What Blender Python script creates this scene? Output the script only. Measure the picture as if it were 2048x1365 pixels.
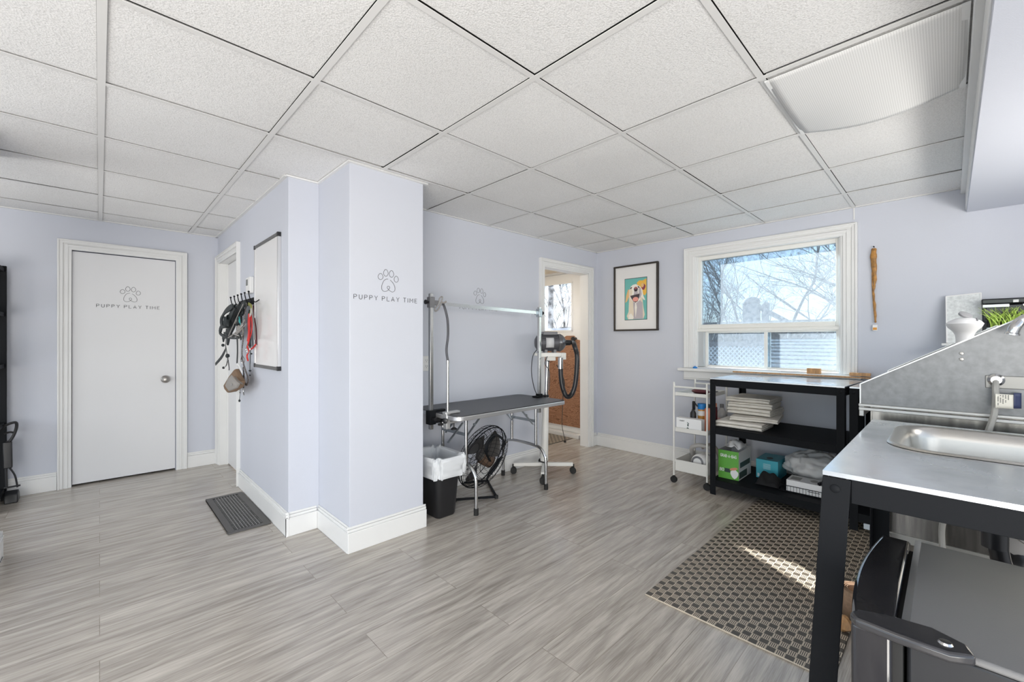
import bpy, bmesh, math, random
from mathutils import Vector, Matrix, noise
random.seed(7)
S = bpy.context.scene
for o in list(bpy.data.objects): bpy.data.objects.remove(o)
COL = S.collection
PI = math.pi
# ------------------------------------------------------------ camera
TH = math.atan2(876, 850); FPX = 850.0; CZ = 1.18
cam = bpy.data.objects.new('camera', bpy.data.cameras.new('camera')); COL.objects.link(cam)
cam.location = (0, 0, CZ); cam.rotation_euler = (PI/2, 0, TH - PI/2)
cam.data.sensor_width = 36; cam.data.lens = FPX/2048*36; cam.data.clip_start = .02; cam.data.clip_end = 300
S.camera = cam
S.view_settings.view_transform = 'Standard'; S.view_settings.look = 'None'
S.view_settings.gamma = 1; S.view_settings.exposure = 0.08
# ------------------------------------------------------------ world, sun, lamps
W = bpy.data.worlds.new('sky'); S.world = W; W.use_nodes = True
nt = W.node_tree; nt.nodes.clear()
sky = nt.nodes.new('ShaderNodeTexSky'); sky.sky_type = 'NISHITA'; sky.sun_disc = False
sky.sun_elevation = math.radians(22.4); sky.sun_rotation = math.radians(120); sky.dust_density = 1.5
mx = nt.nodes.new('ShaderNodeMixRGB'); mx.inputs[0].default_value = .55; mx.inputs[2].default_value = (3.2, 3.4, 3.7, 1)
bg = nt.nodes.new('ShaderNodeBackground'); bg.inputs[1].default_value = .40
wo = nt.nodes.new('ShaderNodeOutputWorld')
nt.links.new(sky.outputs[0], mx.inputs[1]); nt.links.new(mx.outputs[0], bg.inputs[0]); nt.links.new(bg.outputs[0], wo.inputs[0])
sun = bpy.data.objects.new('sun', bpy.data.lights.new('sun', 'SUN')); COL.objects.link(sun)
sun.data.energy = 32.0; sun.data.angle = math.radians(.6); sun.data.color = (1, .93, .82)
sun.location = (8, 8, 6)
sun.rotation_euler = Vector((-.475, -.880, -.396)).to_track_quat('-Z', 'Y').to_euler()
def area(name, loc, size, e, rot=(0, 0, 0), col=(1, .98, .95)):
    L = bpy.data.objects.new(name, bpy.data.lights.new(name, 'AREA')); COL.objects.link(L)
    L.data.shape = 'RECTANGLE'; L.data.size, L.data.size_y = size; L.data.energy = e; L.data.color = col
    L.location = loc; L.rotation_euler = rot; return L
# fill lights added under the unseen ceiling behind the camera
area('ceiling_fill', (-.9, .3, 2.15), (.55, 1.15), 9)
area('ceiling_fill', (.3, -.45, 2.15), (1.15, .4), 6)
area('vestibule_lamp', (3.4, 3.6, 2.05), (.3, .3), 7, col=(1, .86, .68))
# unseen fill panels added behind the camera to brighten walls and ceiling
area('rear_fill', (-2.3, 1.6, .9), (2.6, 1.2), 5, rot=Vector((1, .1, .55)).to_track_quat('-Z', 'Y').to_euler(), col=(.95, .97, 1))
area('rear_fill', (-3.0, -2.8, 1.15), (4.5, 1.7), 58, rot=Vector((1, 1, -.0)).to_track_quat('-Z', 'Y').to_euler(), col=(1, .985, .96))
# fill lights added out of frame, left of the passage and by the tub
area('side_bay_fill', (-1.75, 4.25, 1.0), (.9, 1.1), 12, rot=Vector((1, -.25, .35)).to_track_quat('-Z', 'Y').to_euler(), col=(1, .98, .95))
area('tub_side_fill', (2.75, -.83, 1.42), (1.4, .3), 17, rot=Vector((.12, .9, .12)).to_track_quat('-Z', 'Y').to_euler(), col=(1, .97, .92))
# large unseen fill added behind the camera, tilted up at the ceiling
area('bounce_fill', (-1.5, -1.2, .45), (2.4, 1.6), 125, rot=Vector((.62, .62, .8)).to_track_quat('-Z', 'Y').to_euler(), col=(1, .96, .90))

# ------------------------------------------------------------ helpers
def ray(px, py):
    f = Vector((math.cos(TH), math.sin(TH), 0)); r = Vector((math.sin(TH), -math.cos(TH), 0))
    return f + r*((px-1024)/FPX) + Vector((0, 0, -(py-682.5)/FPX))
CP = Vector((0, 0, CZ))
def atx(px, py, X): r = ray(px, py); return CP + r*(X/r.x)
def aty(px, py, Y): r = ray(px, py); return CP + r*(Y/r.y)
def atz(px, py, Z): r = ray(px, py); return CP + r*((Z-CZ)/r.z)
def atd(px, py, D): return CP + ray(px, py)*D

def axes(d):
    d = Vector(d).normalized(); u = Vector((0, 0, 1)) if abs(d.z) < .9 else Vector((1, 0, 0))
    a = d.cross(u).normalized(); return a, a.cross(d).normalized(), d
def smooth_path(pts, n=8, closed=False):
    P = [Vector(p) for p in pts]; out = []; N = len(P)
    rng = range(N if closed else N-1)
    for i in rng:
        p0 = P[(i-1) % N] if (closed or i > 0) else P[i]; p1 = P[i]; p2 = P[(i+1) % N]
        p3 = P[(i+2) % N] if (closed or i+2 < N) else p2
        for k in range(n):
            t = k/n; t2 = t*t; t3 = t2*t
            out.append(.5*((2*p1)+(-p0+p2)*t+(2*p0-5*p1+4*p2-p3)*t2+(-p0+3*p1-3*p2+p3)*t3))
    if not closed: out.append(P[-1])
    return out
class MB:
    def __init__(s): s.v = []; s.f = []; s.m = []; s.mi = 0
    def mat(s, i): s.mi = i; return s
    def add(s, vs, fs, M=None):
        b = len(s.v)
        for v in vs:
            v = Vector(v); s.v.append(M @ v if M else v)
        for f in fs: s.f.append([b+i for i in f]); s.m.append(s.mi)
        return s
    def box(s, x0, x1, y0, y1, z0, z1, M=None):
        vs = [(x, y, z) for z in (z0, z1) for y in (y0, y1) for x in (x0, x1)]
        return s.add(vs, [(0,2,3,1),(4,5,7,6),(0,1,5,4),(2,6,7,3),(0,4,6,2),(1,3,7,5)], M)
    def bar(s, p, q, w, h, up=(0,0,1)):
        p, q = Vector(p), Vector(q); d = (q-p).normalized(); up = Vector(up)
        if abs(d.dot(up)) > .98: up = Vector((1, 0, 0))
        a = d.cross(up).normalized(); b = a.cross(d).normalized(); vs = []
        for e in (p, q):
            for i, j in ((-1,-1),(1,-1),(1,1),(-1,1)): vs.append(e+a*(i*w/2)+b*(j*h/2))
        return s.add(vs, [(3,2,1,0),(4,5,6,7),(0,1,5,4),(1,2,6,5),(2,3,7,6),(3,0,4,7)])
    def tube(s, pts, r, n=8, closed=False, cap=True, flat=None):
        P = [Vector(p) for p in pts]; N = len(P); b = len(s.v); prev = None
        for i in range(N):
            if closed: d = P[(i+1) % N]-P[(i-1) % N]
            else: d = P[min(i+1, N-1)]-P[max(i-1, 0)]
            if d.length < 1e-9: d = Vector((0, 0, 1))
            d.normalize()
            if prev is None:
                u = Vector((0, 0, 1)) if abs(d.z) < .9 else Vector((1, 0, 0)); a = d.cross(u).normalized()
            else: a = (prev - d*prev.dot(d)).normalized()
            prev = a; c = d.cross(a)
            rr = r[i] if isinstance(r, (list, tuple)) else r
            fl = flat if flat else 1
            for k in range(n):
                t = 2*PI*k/n; s.v.append(P[i]+a*(math.cos(t)*rr)+c*(math.sin(t)*rr*fl))
        for i in range(N if closed else N-1):
            j = (i+1) % N
            for k in range(n):
                l = (k+1) % n; s.f.append([b+i*n+k, b+i*n+l, b+j*n+l, b+j*n+k]); s.m.append(s.mi)
        if cap and not closed:
            s.f.append([b+k for k in range(n)][::-1]); s.m.append(s.mi)
            s.f.append([b+(N-1)*n+k for k in range(n)]); s.m.append(s.mi)
        return s
    def cyl(s, p, q, r, r2=None, n=20): return s.tube([p, q], [r, r if r2 is None else r2], n)
    def strap(s, pts, w, t=.002, nrm=(1,0,0)):
        P = [Vector(p) for p in pts]; N = len(P); b = len(s.v); nrm = Vector(nrm).normalized()
        for i in range(N):
            d = (P[min(i+1, N-1)]-P[max(i-1, 0)]).normalized(); a = d.cross(nrm)
            if a.length < .05: a = d.cross(Vector((0,1,0)))
            a.normalize(); c = a.cross(d).normalized(); ww = w[i] if isinstance(w, (list, tuple)) else w
            for x, y in ((-1,-1),(1,-1),(1,1),(-1,1)): s.v.append(P[i]+a*(x*ww/2)+c*(y*t/2))
        for i in range(N-1):
            for k in range(4):
                l = (k+1) % 4; s.f.append([b+i*4+k, b+i*4+l, b+i*4+4+l, b+i*4+4+k]); s.m.append(s.mi)
        s.f.append([b+3,b+2,b+1,b]); s.m.append(s.mi)
        s.f.append([b+(N-1)*4+k for k in range(4)]); s.m.append(s.mi); return s
    def lathe(s, prof, c=(0,0,0), ax=(0,0,1), n=28, cap=True):
        a, b2, d = axes(ax); c = Vector(c); b = len(s.v); N = len(prof)
        for r, h in prof:
            for k in range(n):
                t = 2*PI*k/n; s.v.append(c+d*h+a*(math.cos(t)*r)+b2*(math.sin(t)*r))
        for i in range(N-1):
            for k in range(n):
                l = (k+1) % n; s.f.append([b+i*n+k, b+i*n+n+k, b+i*n+n+l, b+i*n+l]); s.m.append(s.mi)
        if cap:
            s.f.append([b+k for k in range(n)]); s.m.append(s.mi)
            s.f.append([b+(N-1)*n+k for k in range(n)][::-1]); s.m.append(s.mi)
        return s
    def prism(s, poly, h0, h1, fn):
        n = len(poly); vs = [fn(a, b, h0) for a, b in poly]+[fn(a, b, h1) for a, b in poly]
        fs = [list(range(n))[::-1], [n+i for i in range(n)]]+[[i, (i+1) % n, n+(i+1) % n, n+i] for i in range(n)]
        return s.add(vs, fs)
    def ball(s, c, r, n=14, sc=(1,1,1), wob=0, fr=3, seed=0):
        c = Vector(c); prof = []; b = len(s.v); m = n//2+1
        for i in range(m+1):
            ph = PI*i/m
            for k in range(n):
                t = 2*PI*k/n; v = Vector((math.sin(ph)*math.cos(t), math.sin(ph)*math.sin(t), math.cos(ph)))
                q = 1+(wob*noise.noise(v*fr+Vector((seed, 0, 0))) if wob else 0)
                s.v.append(c+Vector((v.x*sc[0], v.y*sc[1], v.z*sc[2]))*r*q)
        for i in range(m):
            for k in range(n):
                l = (k+1) % n; s.f.append([b+i*n+k, b+i*n+n+k, b+i*n+n+l, b+i*n+l]); s.m.append(s.mi)
        return s
    def grid(s, fn, nu, nv, cu=False):
        b = len(s.v)
        for i in range(nu+1):
            for j in range(nv+1): s.v.append(Vector(fn(i/nu, j/nv)))
        for i in range(nu):
            for j in range(nv):
                a = b+i*(nv+1)+j; s.f.append([a, a+nv+1, a+nv+2, a+1]); s.m.append(s.mi)
        return s
    def build(s, name, mats, parent=None, bevel=0, sub=0, ang=35, seg=2, loc=None, solid=0):
        me = bpy.data.meshes.new(name)
        if parent is not None: inv = WM[parent.name].inverted(); off = None
        else:
            if loc is None:
                xs = [v.x for v in s.v]; ys = [v.y for v in s.v]; zs = [v.z for v in s.v]
                loc = ((min(xs)+max(xs))/2, (min(ys)+max(ys))/2, min(zs))
            inv = Matrix.Translation(-Vector(loc))
        me.from_pydata([tuple(inv @ v) for v in s.v], [], s.f)
        if not isinstance(mats, (list, tuple)): mats = [mats]
        for m in mats: me.materials.append(m)
        for p, i in zip(me.polygons, s.m): p.material_index = min(i, len(mats)-1)
        bm = bmesh.new(); bm.from_mesh(me); bmesh.ops.remove_doubles(bm, verts=bm.verts, dist=1e-6)
        if not solid: bmesh.ops.recalc_face_normals(bm, faces=bm.faces)
        bm.to_mesh(me); bm.free()
        me.shade_smooth(); me.set_sharp_from_angle(angle=math.radians(ang))
        o = bpy.data.objects.new(name, me); COL.objects.link(o)
        if parent is not None: o.parent = parent; WM[o.name] = WM[parent.name].copy()
        else: o.location = loc; WM[o.name] = Matrix.Translation(Vector(loc))
        if solid: md = o.modifiers.new('t', 'SOLIDIFY'); md.thickness = solid; md.offset = 0
        if bevel:
            md = o.modifiers.new('b', 'BEVEL'); md.width = bevel; md.segments = seg; md.limit_method = 'ANGLE'; md.angle_limit = math.radians(40); md.harden_normals = False
        if sub: md = o.modifiers.new('s', 'SUBSURF'); md.levels = sub; md.render_levels = sub
        return o
WM = {}
def thing(name, label, cat, loc, rz=0, group=None):
    o = bpy.data.objects.new(name, None); COL.objects.link(o); o.empty_display_size = .1
    o.location = loc; o.rotation_euler = (0, 0, rz); o['label'] = label; o['category'] = cat
    if group: o['group'] = group
    WM[o.name] = Matrix.Translation(Vector(loc)) @ Matrix.Rotation(rz, 4, 'Z'); return o
def tag(o, label, cat, group=None):
    o['label'] = label; o['category'] = cat
    if group: o['group'] = group
    return o
def st(o): o['kind'] = 'structure'; return o
def copy_thing(root, off, label, group=None):
    r = root.copy(); COL.objects.link(r); r.location = root.location + Vector(off); r['label'] = label
    if group: r['group'] = group
    def rec(a, b):
        for ch in list(a.children):
            c = ch.copy(); COL.objects.link(c); c.parent = b; rec(ch, c)
    rec(root, r); return r
# ------------------------------------------------------------ materials
def newmat(name):
    m = bpy.data.materials.new(name); m.use_nodes = True; n = m.node_tree.nodes
    return m, m.node_tree, n['Principled BSDF']
def N(t, typ, **k):
    n = t.nodes.new(typ)
    for a, b in k.items(): setattr(n, a, b)
    return n
def pm(name, col, rough=.5, metal=0, bump=0, bs=200, var=0, vs=3, spec=.5, trans=0, coat=0, alpha=1, stretch=(1,1,1), emis=0, rvar=0):
    m, t, p = newmat(name)
    p.inputs['Base Color'].default_value = (*col, 1); p.inputs['Roughness'].default_value = rough
    p.inputs['Metallic'].default_value = metal; p.inputs['Specular IOR Level'].default_value = spec
    p.inputs['Transmission Weight'].default_value = trans; p.inputs['Coat Weight'].default_value = coat
    p.inputs['Alpha'].default_value = alpha
    tc = N(t, 'ShaderNodeTexCoord'); mp = N(t, 'ShaderNodeMapping'); mp.inputs['Scale'].default_value = stretch
    t.links.new(tc.outputs['Object'], mp.inputs[0])
    if bump:
        nz = N(t, 'ShaderNodeTexNoise'); nz.inputs['Scale'].default_value = bs; nz.inputs['Detail'].default_value = 3
        t.links.new(mp.outputs[0], nz.inputs['Vector']); b = N(t, 'ShaderNodeBump'); b.inputs['Strength'].default_value = bump
        b.inputs['Distance'].default_value = .002
        t.links.new(nz.outputs[0], b.inputs['Height']); t.links.new(b.outputs[0], p.inputs['Normal'])
    if var or rvar:
        n2 = N(t, 'ShaderNodeTexNoise'); n2.inputs['Scale'].default_value = vs; n2.inputs['Detail'].default_value = 5
        t.links.new(mp.outputs[0], n2.inputs['Vector'])
        if var:
            r = N(t, 'ShaderNodeMapRange'); r.inputs[1].default_value = .3; r.inputs[2].default_value = .7
            r.inputs[3].default_value = 1-var; r.inputs[4].default_value = 1+var
            t.links.new(n2.outputs[0], r.inputs[0])
            mm = N(t, 'ShaderNodeVectorMath', operation='SCALE'); mm.inputs[0].default_value = col
            t.links.new(r.outputs[0], mm.inputs['Scale']); t.links.new(mm.outputs[0], p.inputs['Base Color'])
        if rvar:
            r = N(t, 'ShaderNodeMapRange'); r.inputs[1].default_value = .3; r.inputs[2].default_value = .7
            r.inputs[3].default_value = max(0.02, rough-rvar); r.inputs[4].default_value = rough+rvar
            t.links.new(n2.outputs[0], r.inputs[0]); t.links.new(r.outputs[0], p.inputs['Roughness'])
    return m
WALL = pm('wall_paint', (.60, .622, .69), .62, bump=.25, bs=260, var=.015, vs=1.2)
TRIM = pm('trim_paint', (.80, .80, .79), .38, bump=.05, bs=60, var=.01, vs=9)
DOORM = pm('door_paint', (.78, .78, .79), .42, bump=.06, bs=200)
CREAM = pm('window_vinyl', (.84, .83, .79), .35)
BLACKM = pm('black_powder_coat', (.009, .010, .012), .6, bump=.1, bs=500, spec=.12)
BLACKP = pm('black_plastic', (.014, .014, .016), .38, bump=.05, bs=300)
GLOSSB = pm('gloss_black', (.012, .012, .015), .09, coat=.6)
GREYP = pm('grey_plastic', (.17, .17, .18), .4)
DARKG = pm('dark_grey_metal', (.085, .09, .10), .33, metal=.35)
RUBBER = pm('rubber', (.012, .012, .012), .7)
CHROME = pm('chrome', (.58, .58, .58), .16, metal=1)
STEEL = pm('brushed_steel', (.62, .615, .60), .30, metal=1, bump=.05, bs=90, stretch=(1, 14, 1), rvar=.08, vs=14)
STEELTOP = pm('steel_top', (.70, .73, .76), .22, metal=.85, bump=.12, bs=18, rvar=.1, vs=7)
GALV = pm('galvanised_steel', (.21, .215, .22), .45, metal=.6, var=.12, vs=46, bump=.08, bs=60)
ZINC = pm('zinc_bracket', (.45, .49, .52), .35, metal=.9)
NICKEL = pm('satin_nickel', (.36, .34, .32), .32, metal=1)
WHITEP = pm('white_plastic', (.80, .80, .79), .35)
WHITEM = pm('white_enamel', (.76, .75, .71), .35)
WOODY = pm('pine', (.55, .30, .13), .5, var=.3, vs=14, stretch=(1, 6, 1))
TOWEL = pm('towel_cotton', (.80, .76, .69), .95, bump=.9, bs=420, var=.05, vs=30)
GREYVINYL = pm('table_rubber_top', (.028, .028, .032), .36, bump=.35, bs=420)
LINER = pm('bin_liner', (.74, .76, .78), .4, alpha=.93, bump=.5, bs=40)
BAGM = pm('plastic_bag', (.80, .79, .78), .3, alpha=.82, bump=.8, bs=26)
PAPER = pm('white_paper', (.85, .85, .85), .6)
INK = pm('ink', (.06, .06, .065), .6)
GREEN = pm('green_print', (.13, .42, .06), .4); BLUEB = pm('blue_box', (.06, .42, .52), .45)
RED = pm('red_webbing', (.62, .03, .025), .6); ORANGE = pm('orange_plastic', (.75, .13, .03), .4)
WEB = pm('black_webbing', (.016, .022, .024), .6, bump=.5, bs=500); TEAL = pm('teal_trim', (.02, .32, .33), .5)
CAMO = pm('camo_webbing', (.19, .17, .17), .8, var=.8, vs=90); GREYC = pm('grey_canvas', (.32, .30, .28), .8, bump=.4, bs=500)
TAN = pm('tan_suede', (.22, .14, .085), .8, bump=.4, bs=400); PLEATHER = pm('amber_rawhide', (.36, .17, .035), .35, var=.5, vs=40)
SKYB = pm('sky_blue_plastic', (.02, .22, .60), .35); PINK = pm('salmon_plastic', (.70, .27, .17), .4)
MAROON = pm('maroon_plastic', (.10, .012, .02), .4); TURQ = pm('turquoise_cloth', (.35, .72, .70), .7)
GRASSM = pm('artificial_grass', (.48, .66, .12), .5, var=.45, vs=40)
POT = pm('pale_blue_pot', (.60, .70, .74), .35)
LCD = pm('lcd_grey', (.10, .11, .10), .3)
CARD = pm('corrugated_card', (.30, .19, .12), .8, var=.2, vs=60)
DARKCLOTH = pm('black_cloth', (.012, .012, .013), .9, bump=.8, bs=60)
CLEARP = pm('clear_plastic', (.62, .60, .58), .2, alpha=.75)
DARKV = pm('void', (.02, .02, .02), .9)

def m_floor():
    m, t, p = newmat('vinyl_planks'); tc = N(t, 'ShaderNodeTexCoord')
    br = N(t, 'ShaderNodeTexBrick'); br.offset = .37; br.offset_frequency = 2
    br.inputs['Scale'].default_value = 1; br.inputs['Brick Width'].default_value = 1.22; br.inputs['Row Height'].default_value = .182
    br.inputs['Mortar Size'].default_value = .0012; br.inputs['Mortar Smooth'].default_value = 0
    br.inputs['Color1'].default_value = (0, 0, 0, 1); br.inputs['Color2'].default_value = (1, 1, 1, 1); br.inputs['Mortar'].default_value = (.5, .5, .5, 1)
    t.links.new(tc.outputs['Object'], br.inputs['Vector'])
    wv = N(t, 'ShaderNodeVectorMath', operation='MULTIPLY_ADD'); wv.inputs[1].default_value = (7, 3, 5)
    t.links.new(br.outputs[0], wv.inputs[0]); t.links.new(tc.outputs['Object'], wv.inputs[2])
    def grain(sc, scale, det):
        mp = N(t, 'ShaderNodeMapping'); mp.inputs['Scale'].default_value = sc; t.links.new(wv.outputs[0], mp.inputs[0])
        nz = N(t, 'ShaderNodeTexNoise'); nz.inputs['Scale'].default_value = scale; nz.inputs['Detail'].default_value = det
        nz.inputs['Distortion'].default_value = .6
        t.links.new(mp.outputs[0], nz.inputs['Vector']); return nz
    g1 = grain((1.3, 14, 1), 2.2, 7); g2 = grain((4, 120, 1), 2.5, 4)
    a = N(t, 'ShaderNodeMath', operation='MULTIPLY'); a.inputs[1].default_value = .35; t.links.new(g2.outputs[0], a.inputs[0])
    b = N(t, 'ShaderNodeMath', operation='MULTIPLY_ADD'); b.inputs[1].default_value = .65
    t.links.new(g1.outputs[0], b.inputs[0]); t.links.new(a.outputs[0], b.inputs[2])
    c = N(t, 'ShaderNodeMath', operation='MULTIPLY_ADD'); c.inputs[1].default_value = .045
    t.links.new(br.outputs[0], c.inputs[0]); t.links.new(b.outputs[0], c.inputs[2])
    r = N(t, 'ShaderNodeValToRGB'); e = r.color_ramp.elements
    e[0].position = .36; e[0].color = (.285, .254, .22, 1); e[1].position = .68; e[1].color = (.62, .565, .50, 1)
    n1 = e.new(.52); n1.color = (.455, .41, .357, 1)
    t.links.new(c.outputs[0], r.inputs[0])
    mm = N(t, 'ShaderNodeMixRGB'); mm.blend_type = 'MULTIPLY'; mm.inputs[2].default_value = (.62, .60, .58, 1)
    t.links.new(br.outputs['Fac'], mm.inputs[0]); t.links.new(r.outputs[0], mm.inputs[1]); t.links.new(mm.outputs[0], p.inputs['Base Color'])
    p.inputs['Roughness'].default_value = .25; p.inputs['Specular IOR Level'].default_value = .8
    bp = N(t, 'ShaderNodeBump'); bp.inputs['Strength'].default_value = .12; bp.inputs['Distance'].default_value = .001
    t.links.new(b.outputs[0], bp.inputs['Height']); t.links.new(bp.outputs[0], p.inputs['Normal']); return m
FLOORM = m_floor()
def m_tile():
    m, t, p = newmat('ceiling_tile'); tc = N(t, 'ShaderNodeTexCoord')
    nz = N(t, 'ShaderNodeTexNoise'); nz.inputs['Scale'].default_value = 240; nz.inputs['Detail'].default_value = 3
    vo = N(t, 'ShaderNodeTexVoronoi'); vo.inputs['Scale'].default_value = 170
    n3 = N(t, 'ShaderNodeTexNoise'); n3.inputs['Scale'].default_value = 1.3
    for q in (nz, vo, n3): t.links.new(tc.outputs['Object'], q.inputs['Vector'])
    ad = N(t, 'ShaderNodeMath', operation='MULTIPLY'); t.links.new(nz.outputs[0], ad.inputs[0]); t.links.new(vo.outputs[0], ad.inputs[1])
    r = N(t, 'ShaderNodeValToRGB'); e = r.color_ramp.elements
    e[0].position = .05; e[0].color = (.93, .925, .915, 1); e[1].position = .42; e[1].color = (.77, .765, .755, 1)
    t.links.new(ad.outputs[0], r.inputs[0])
    mr = N(t, 'ShaderNodeMapRange'); mr.inputs[1].default_value = .35; mr.inputs[2].default_value = .65; mr.inputs[3].default_value = .93; mr.inputs[4].default_value = 1.0
    t.links.new(n3.outputs[0], mr.inputs[0]); sc = N(t, 'ShaderNodeVectorMath', operation='SCALE')
    t.links.new(r.outputs[0], sc.inputs[0]); t.links.new(mr.outputs[0], sc.inputs['Scale']); t.links.new(sc.outputs[0], p.inputs['Base Color'])
    b = N(t, 'ShaderNodeBump'); b.inputs['Strength'].default_value = .7; b.inputs['Distance'].default_value = .003; b.invert = True
    t.links.new(ad.outputs[0], b.inputs['Height']); t.links.new(b.outputs[0], p.inputs['Normal']); p.inputs['Roughness'].default_value = .8; return m
TILE = m_tile()
def m_mat(cell=.031):
    m, t, p = newmat('basket_weave_mat'); tc = N(t, 'ShaderNodeTexCoord')
    mp = N(t, 'ShaderNodeMapping'); mp.inputs['Scale'].default_value = (1/cell,)*3; t.links.new(tc.outputs['Object'], mp.inputs[0])
    sx = N(t, 'ShaderNodeSeparateXYZ'); t.links.new(mp.outputs[0], sx.inputs[0])
    def M(op, a, b=None, c=None):
        n = N(t, 'ShaderNodeMath', operation=op)
        for i, v in enumerate((a, b, c)):
            if v is None: continue
            if isinstance(v, (int, float)): n.inputs[i].default_value = v
            else: t.links.new(v, n.inputs[i])
        return n.outputs[0]
    u, v = sx.outputs[0], sx.outputs[1]
    iu, iv = M('FLOOR', u), M('FLOOR', v)
    pu = M('FLOORED_MODULO', iu, 2); pv = M('FLOORED_MODULO', iv, 2)
    par = M('FLOORED_MODULO', M('ADD', iu, iv), 2)
    su = M('GREATER_THAN', M('FRACT', M('MULTIPLY', u, 5)), .64); sv = M('GREATER_THAN', M('FRACT', M('MULTIPLY', v, 5)), .45)
    k = M('ADD', M('MULTIPLY', M('SUBTRACT', 1, par), sv), M('MULTIPLY', M('MULTIPLY', par, su), .22))
    fu = M('LESS_THAN', M('FRACT', u), .07); fv = M('LESS_THAN', M('FRACT', v), .07)
    k = M('MAXIMUM', k, M('MULTIPLY', M('MAXIMUM', fu, fv), .9))
    mix = N(t, 'ShaderNodeMixRGB'); mix.inputs[1].default_value = (.035, .030, .025, 1); mix.inputs[2].default_value = (.60, .52, .41, 1)  # dark cells carry the shade of rib grooves seen aslant
    t.links.new(k, mix.inputs[0]); t.links.new(mix.outputs[0], p.inputs['Base Color'])
    b = N(t, 'ShaderNodeBump'); b.inputs['Strength'].default_value = .4; b.inputs['Distance'].default_value = .0015
    t.links.new(k, b.inputs['Height']); t.links.new(b.outputs[0], p.inputs['Normal'])
    p.inputs['Roughness'].default_value = .42; return m
MATM = m_mat()
def m_ply():
    m, t, p = newmat('plywood'); tc = N(t, 'ShaderNodeTexCoord'); mp = N(t, 'ShaderNodeMapping')
    mp.inputs['Scale'].default_value = (1, 3.2, 11); t.links.new(tc.outputs['Object'], mp.inputs[0])
    w = N(t, 'ShaderNodeTexNoise'); w.inputs['Scale'].default_value = 1.1; w.inputs['Detail'].default_value = 2; w.inputs['Distortion'].default_value = 1.2
    t.links.new(mp.outputs[0], w.inputs['Vector'])
    f = N(t, 'ShaderNodeMath', operation='MULTIPLY'); f.inputs[1].default_value = 14; t.links.new(w.outputs[0], f.inputs[0])
    fr = N(t, 'ShaderNodeMath', operation='PINGPONG'); fr.inputs[1].default_value = .5; t.links.new(f.outputs[0], fr.inputs[0])
    r = N(t, 'ShaderNodeValToRGB'); e = r.color_ramp.elements
    e[0].position = 0; e[0].color = (.13, .055, .03, 1); e[1].position = .5; e[1].color = (.42, .22, .13, 1); n1 = e.new(.15); n1.color = (.33, .16, .085, 1)
    t.links.new(fr.outputs[0], r.inputs[0]); t.links.new(r.outputs[0], p.inputs['Base Color']); p.inputs['Roughness'].default_value = .6; return m
PLY = m_ply()
def m_glass(name, tint, haze, hs, hcol=(.75, .85, 1)):
    m, t, p = newmat(name); t.nodes.remove(p); out = t.nodes['Material Output']
    tr = N(t, 'ShaderNodeBsdfTransparent'); tr.inputs[0].default_value = (*tint, 1)
    tl = N(t, 'ShaderNodeBsdfTranslucent'); tl.inputs[0].default_value = (*hcol, 1)
    gl = N(t, 'ShaderNodeBsdfGlossy'); gl.inputs['Roughness'].default_value = .3
    tc = N(t, 'ShaderNodeTexCoord'); nz = N(t, 'ShaderNodeTexNoise'); nz.inputs['Scale'].default_value = hs; nz.inputs['Detail'].default_value = 8
    t.links.new(tc.outputs['Object'], nz.inputs['Vector'])
    mr = N(t, 'ShaderNodeMapRange'); mr.inputs[1].default_value = .35; mr.inputs[2].default_value = .7; mr.inputs[3].default_value = haze[0]; mr.inputs[4].default_value = haze[1]
    t.links.new(nz.outputs[0], mr.inputs[0]); m1 = N(t, 'ShaderNodeMixShader'); t.links.new(mr.outputs[0], m1.inputs[0])
    t.links.new(tr.outputs[0], m1.inputs[1]); t.links.new(tl.outputs[0], m1.inputs[2])
    m2 = N(t, 'ShaderNodeMixShader'); m2.inputs[0].default_value = .02; t.links.new(m1.outputs[0], m2.inputs[1]); t.links.new(gl.outputs[0], m2.inputs[2])
    t.links.new(m2.outputs[0], out.inputs[0]); return m
GLASSW = m_glass('dusty_window_glass', (.74, .88, 1), (.26, .50), 40, (.22, .24, .27))
GLASSD = m_glass('door_glass', (.95, .97, 1), (.0, .12), 9)
PICGL = pm('print_white', (.82, .81, .80), .25)
def m_perf():
    m, t, p = newmat('perforated_diffuser'); tc = N(t, 'ShaderNodeTexCoord'); mp = N(t, 'ShaderNodeMapping')
    mp.inputs['Scale'].default_value = (150, 150, 0); t.links.new(tc.outputs['Object'], mp.inputs[0])
    vo = N(t, 'ShaderNodeTexVoronoi'); vo.inputs['Scale'].default_value = 1; vo.inputs['Randomness'].default_value = 0
    t.links.new(mp.outputs[0], vo.inputs['Vector'])
    r = N(t, 'ShaderNodeValToRGB'); e = r.color_ramp.elements; e[0].position = .3; e[0].color = (.66, .66, .65, 1); e[1].position = .42; e[1].color = (.84, .84, .83, 1)
    t.links.new(vo.outputs[0], r.inputs[0]); t.links.new(r.outputs[0], p.inputs['Base Color']); p.inputs['Roughness'].default_value = .5; return m
PERF = m_perf()
def flat(name, col): return pm('paint_'+name, col, .5)

# ------------------------------------------------------------ the room
HC = 2.18; XW = 4.06; YB = 4.93; YC = 2.80; XO = 4.24
def box_st(name, *b, mat=WALL, bevel=0):
    return st(MB().box(*b).build(name, mat, bevel=bevel, loc=(b[0], b[2], b[4])))
st(MB().box(-2.2, XW, -1.3, 5.0, -.08, 0).box(XW, 4.30, 2.86, 4.6, -.08, 0).build('floor', FLOORM, loc=(0, 0, 0)))
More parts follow.
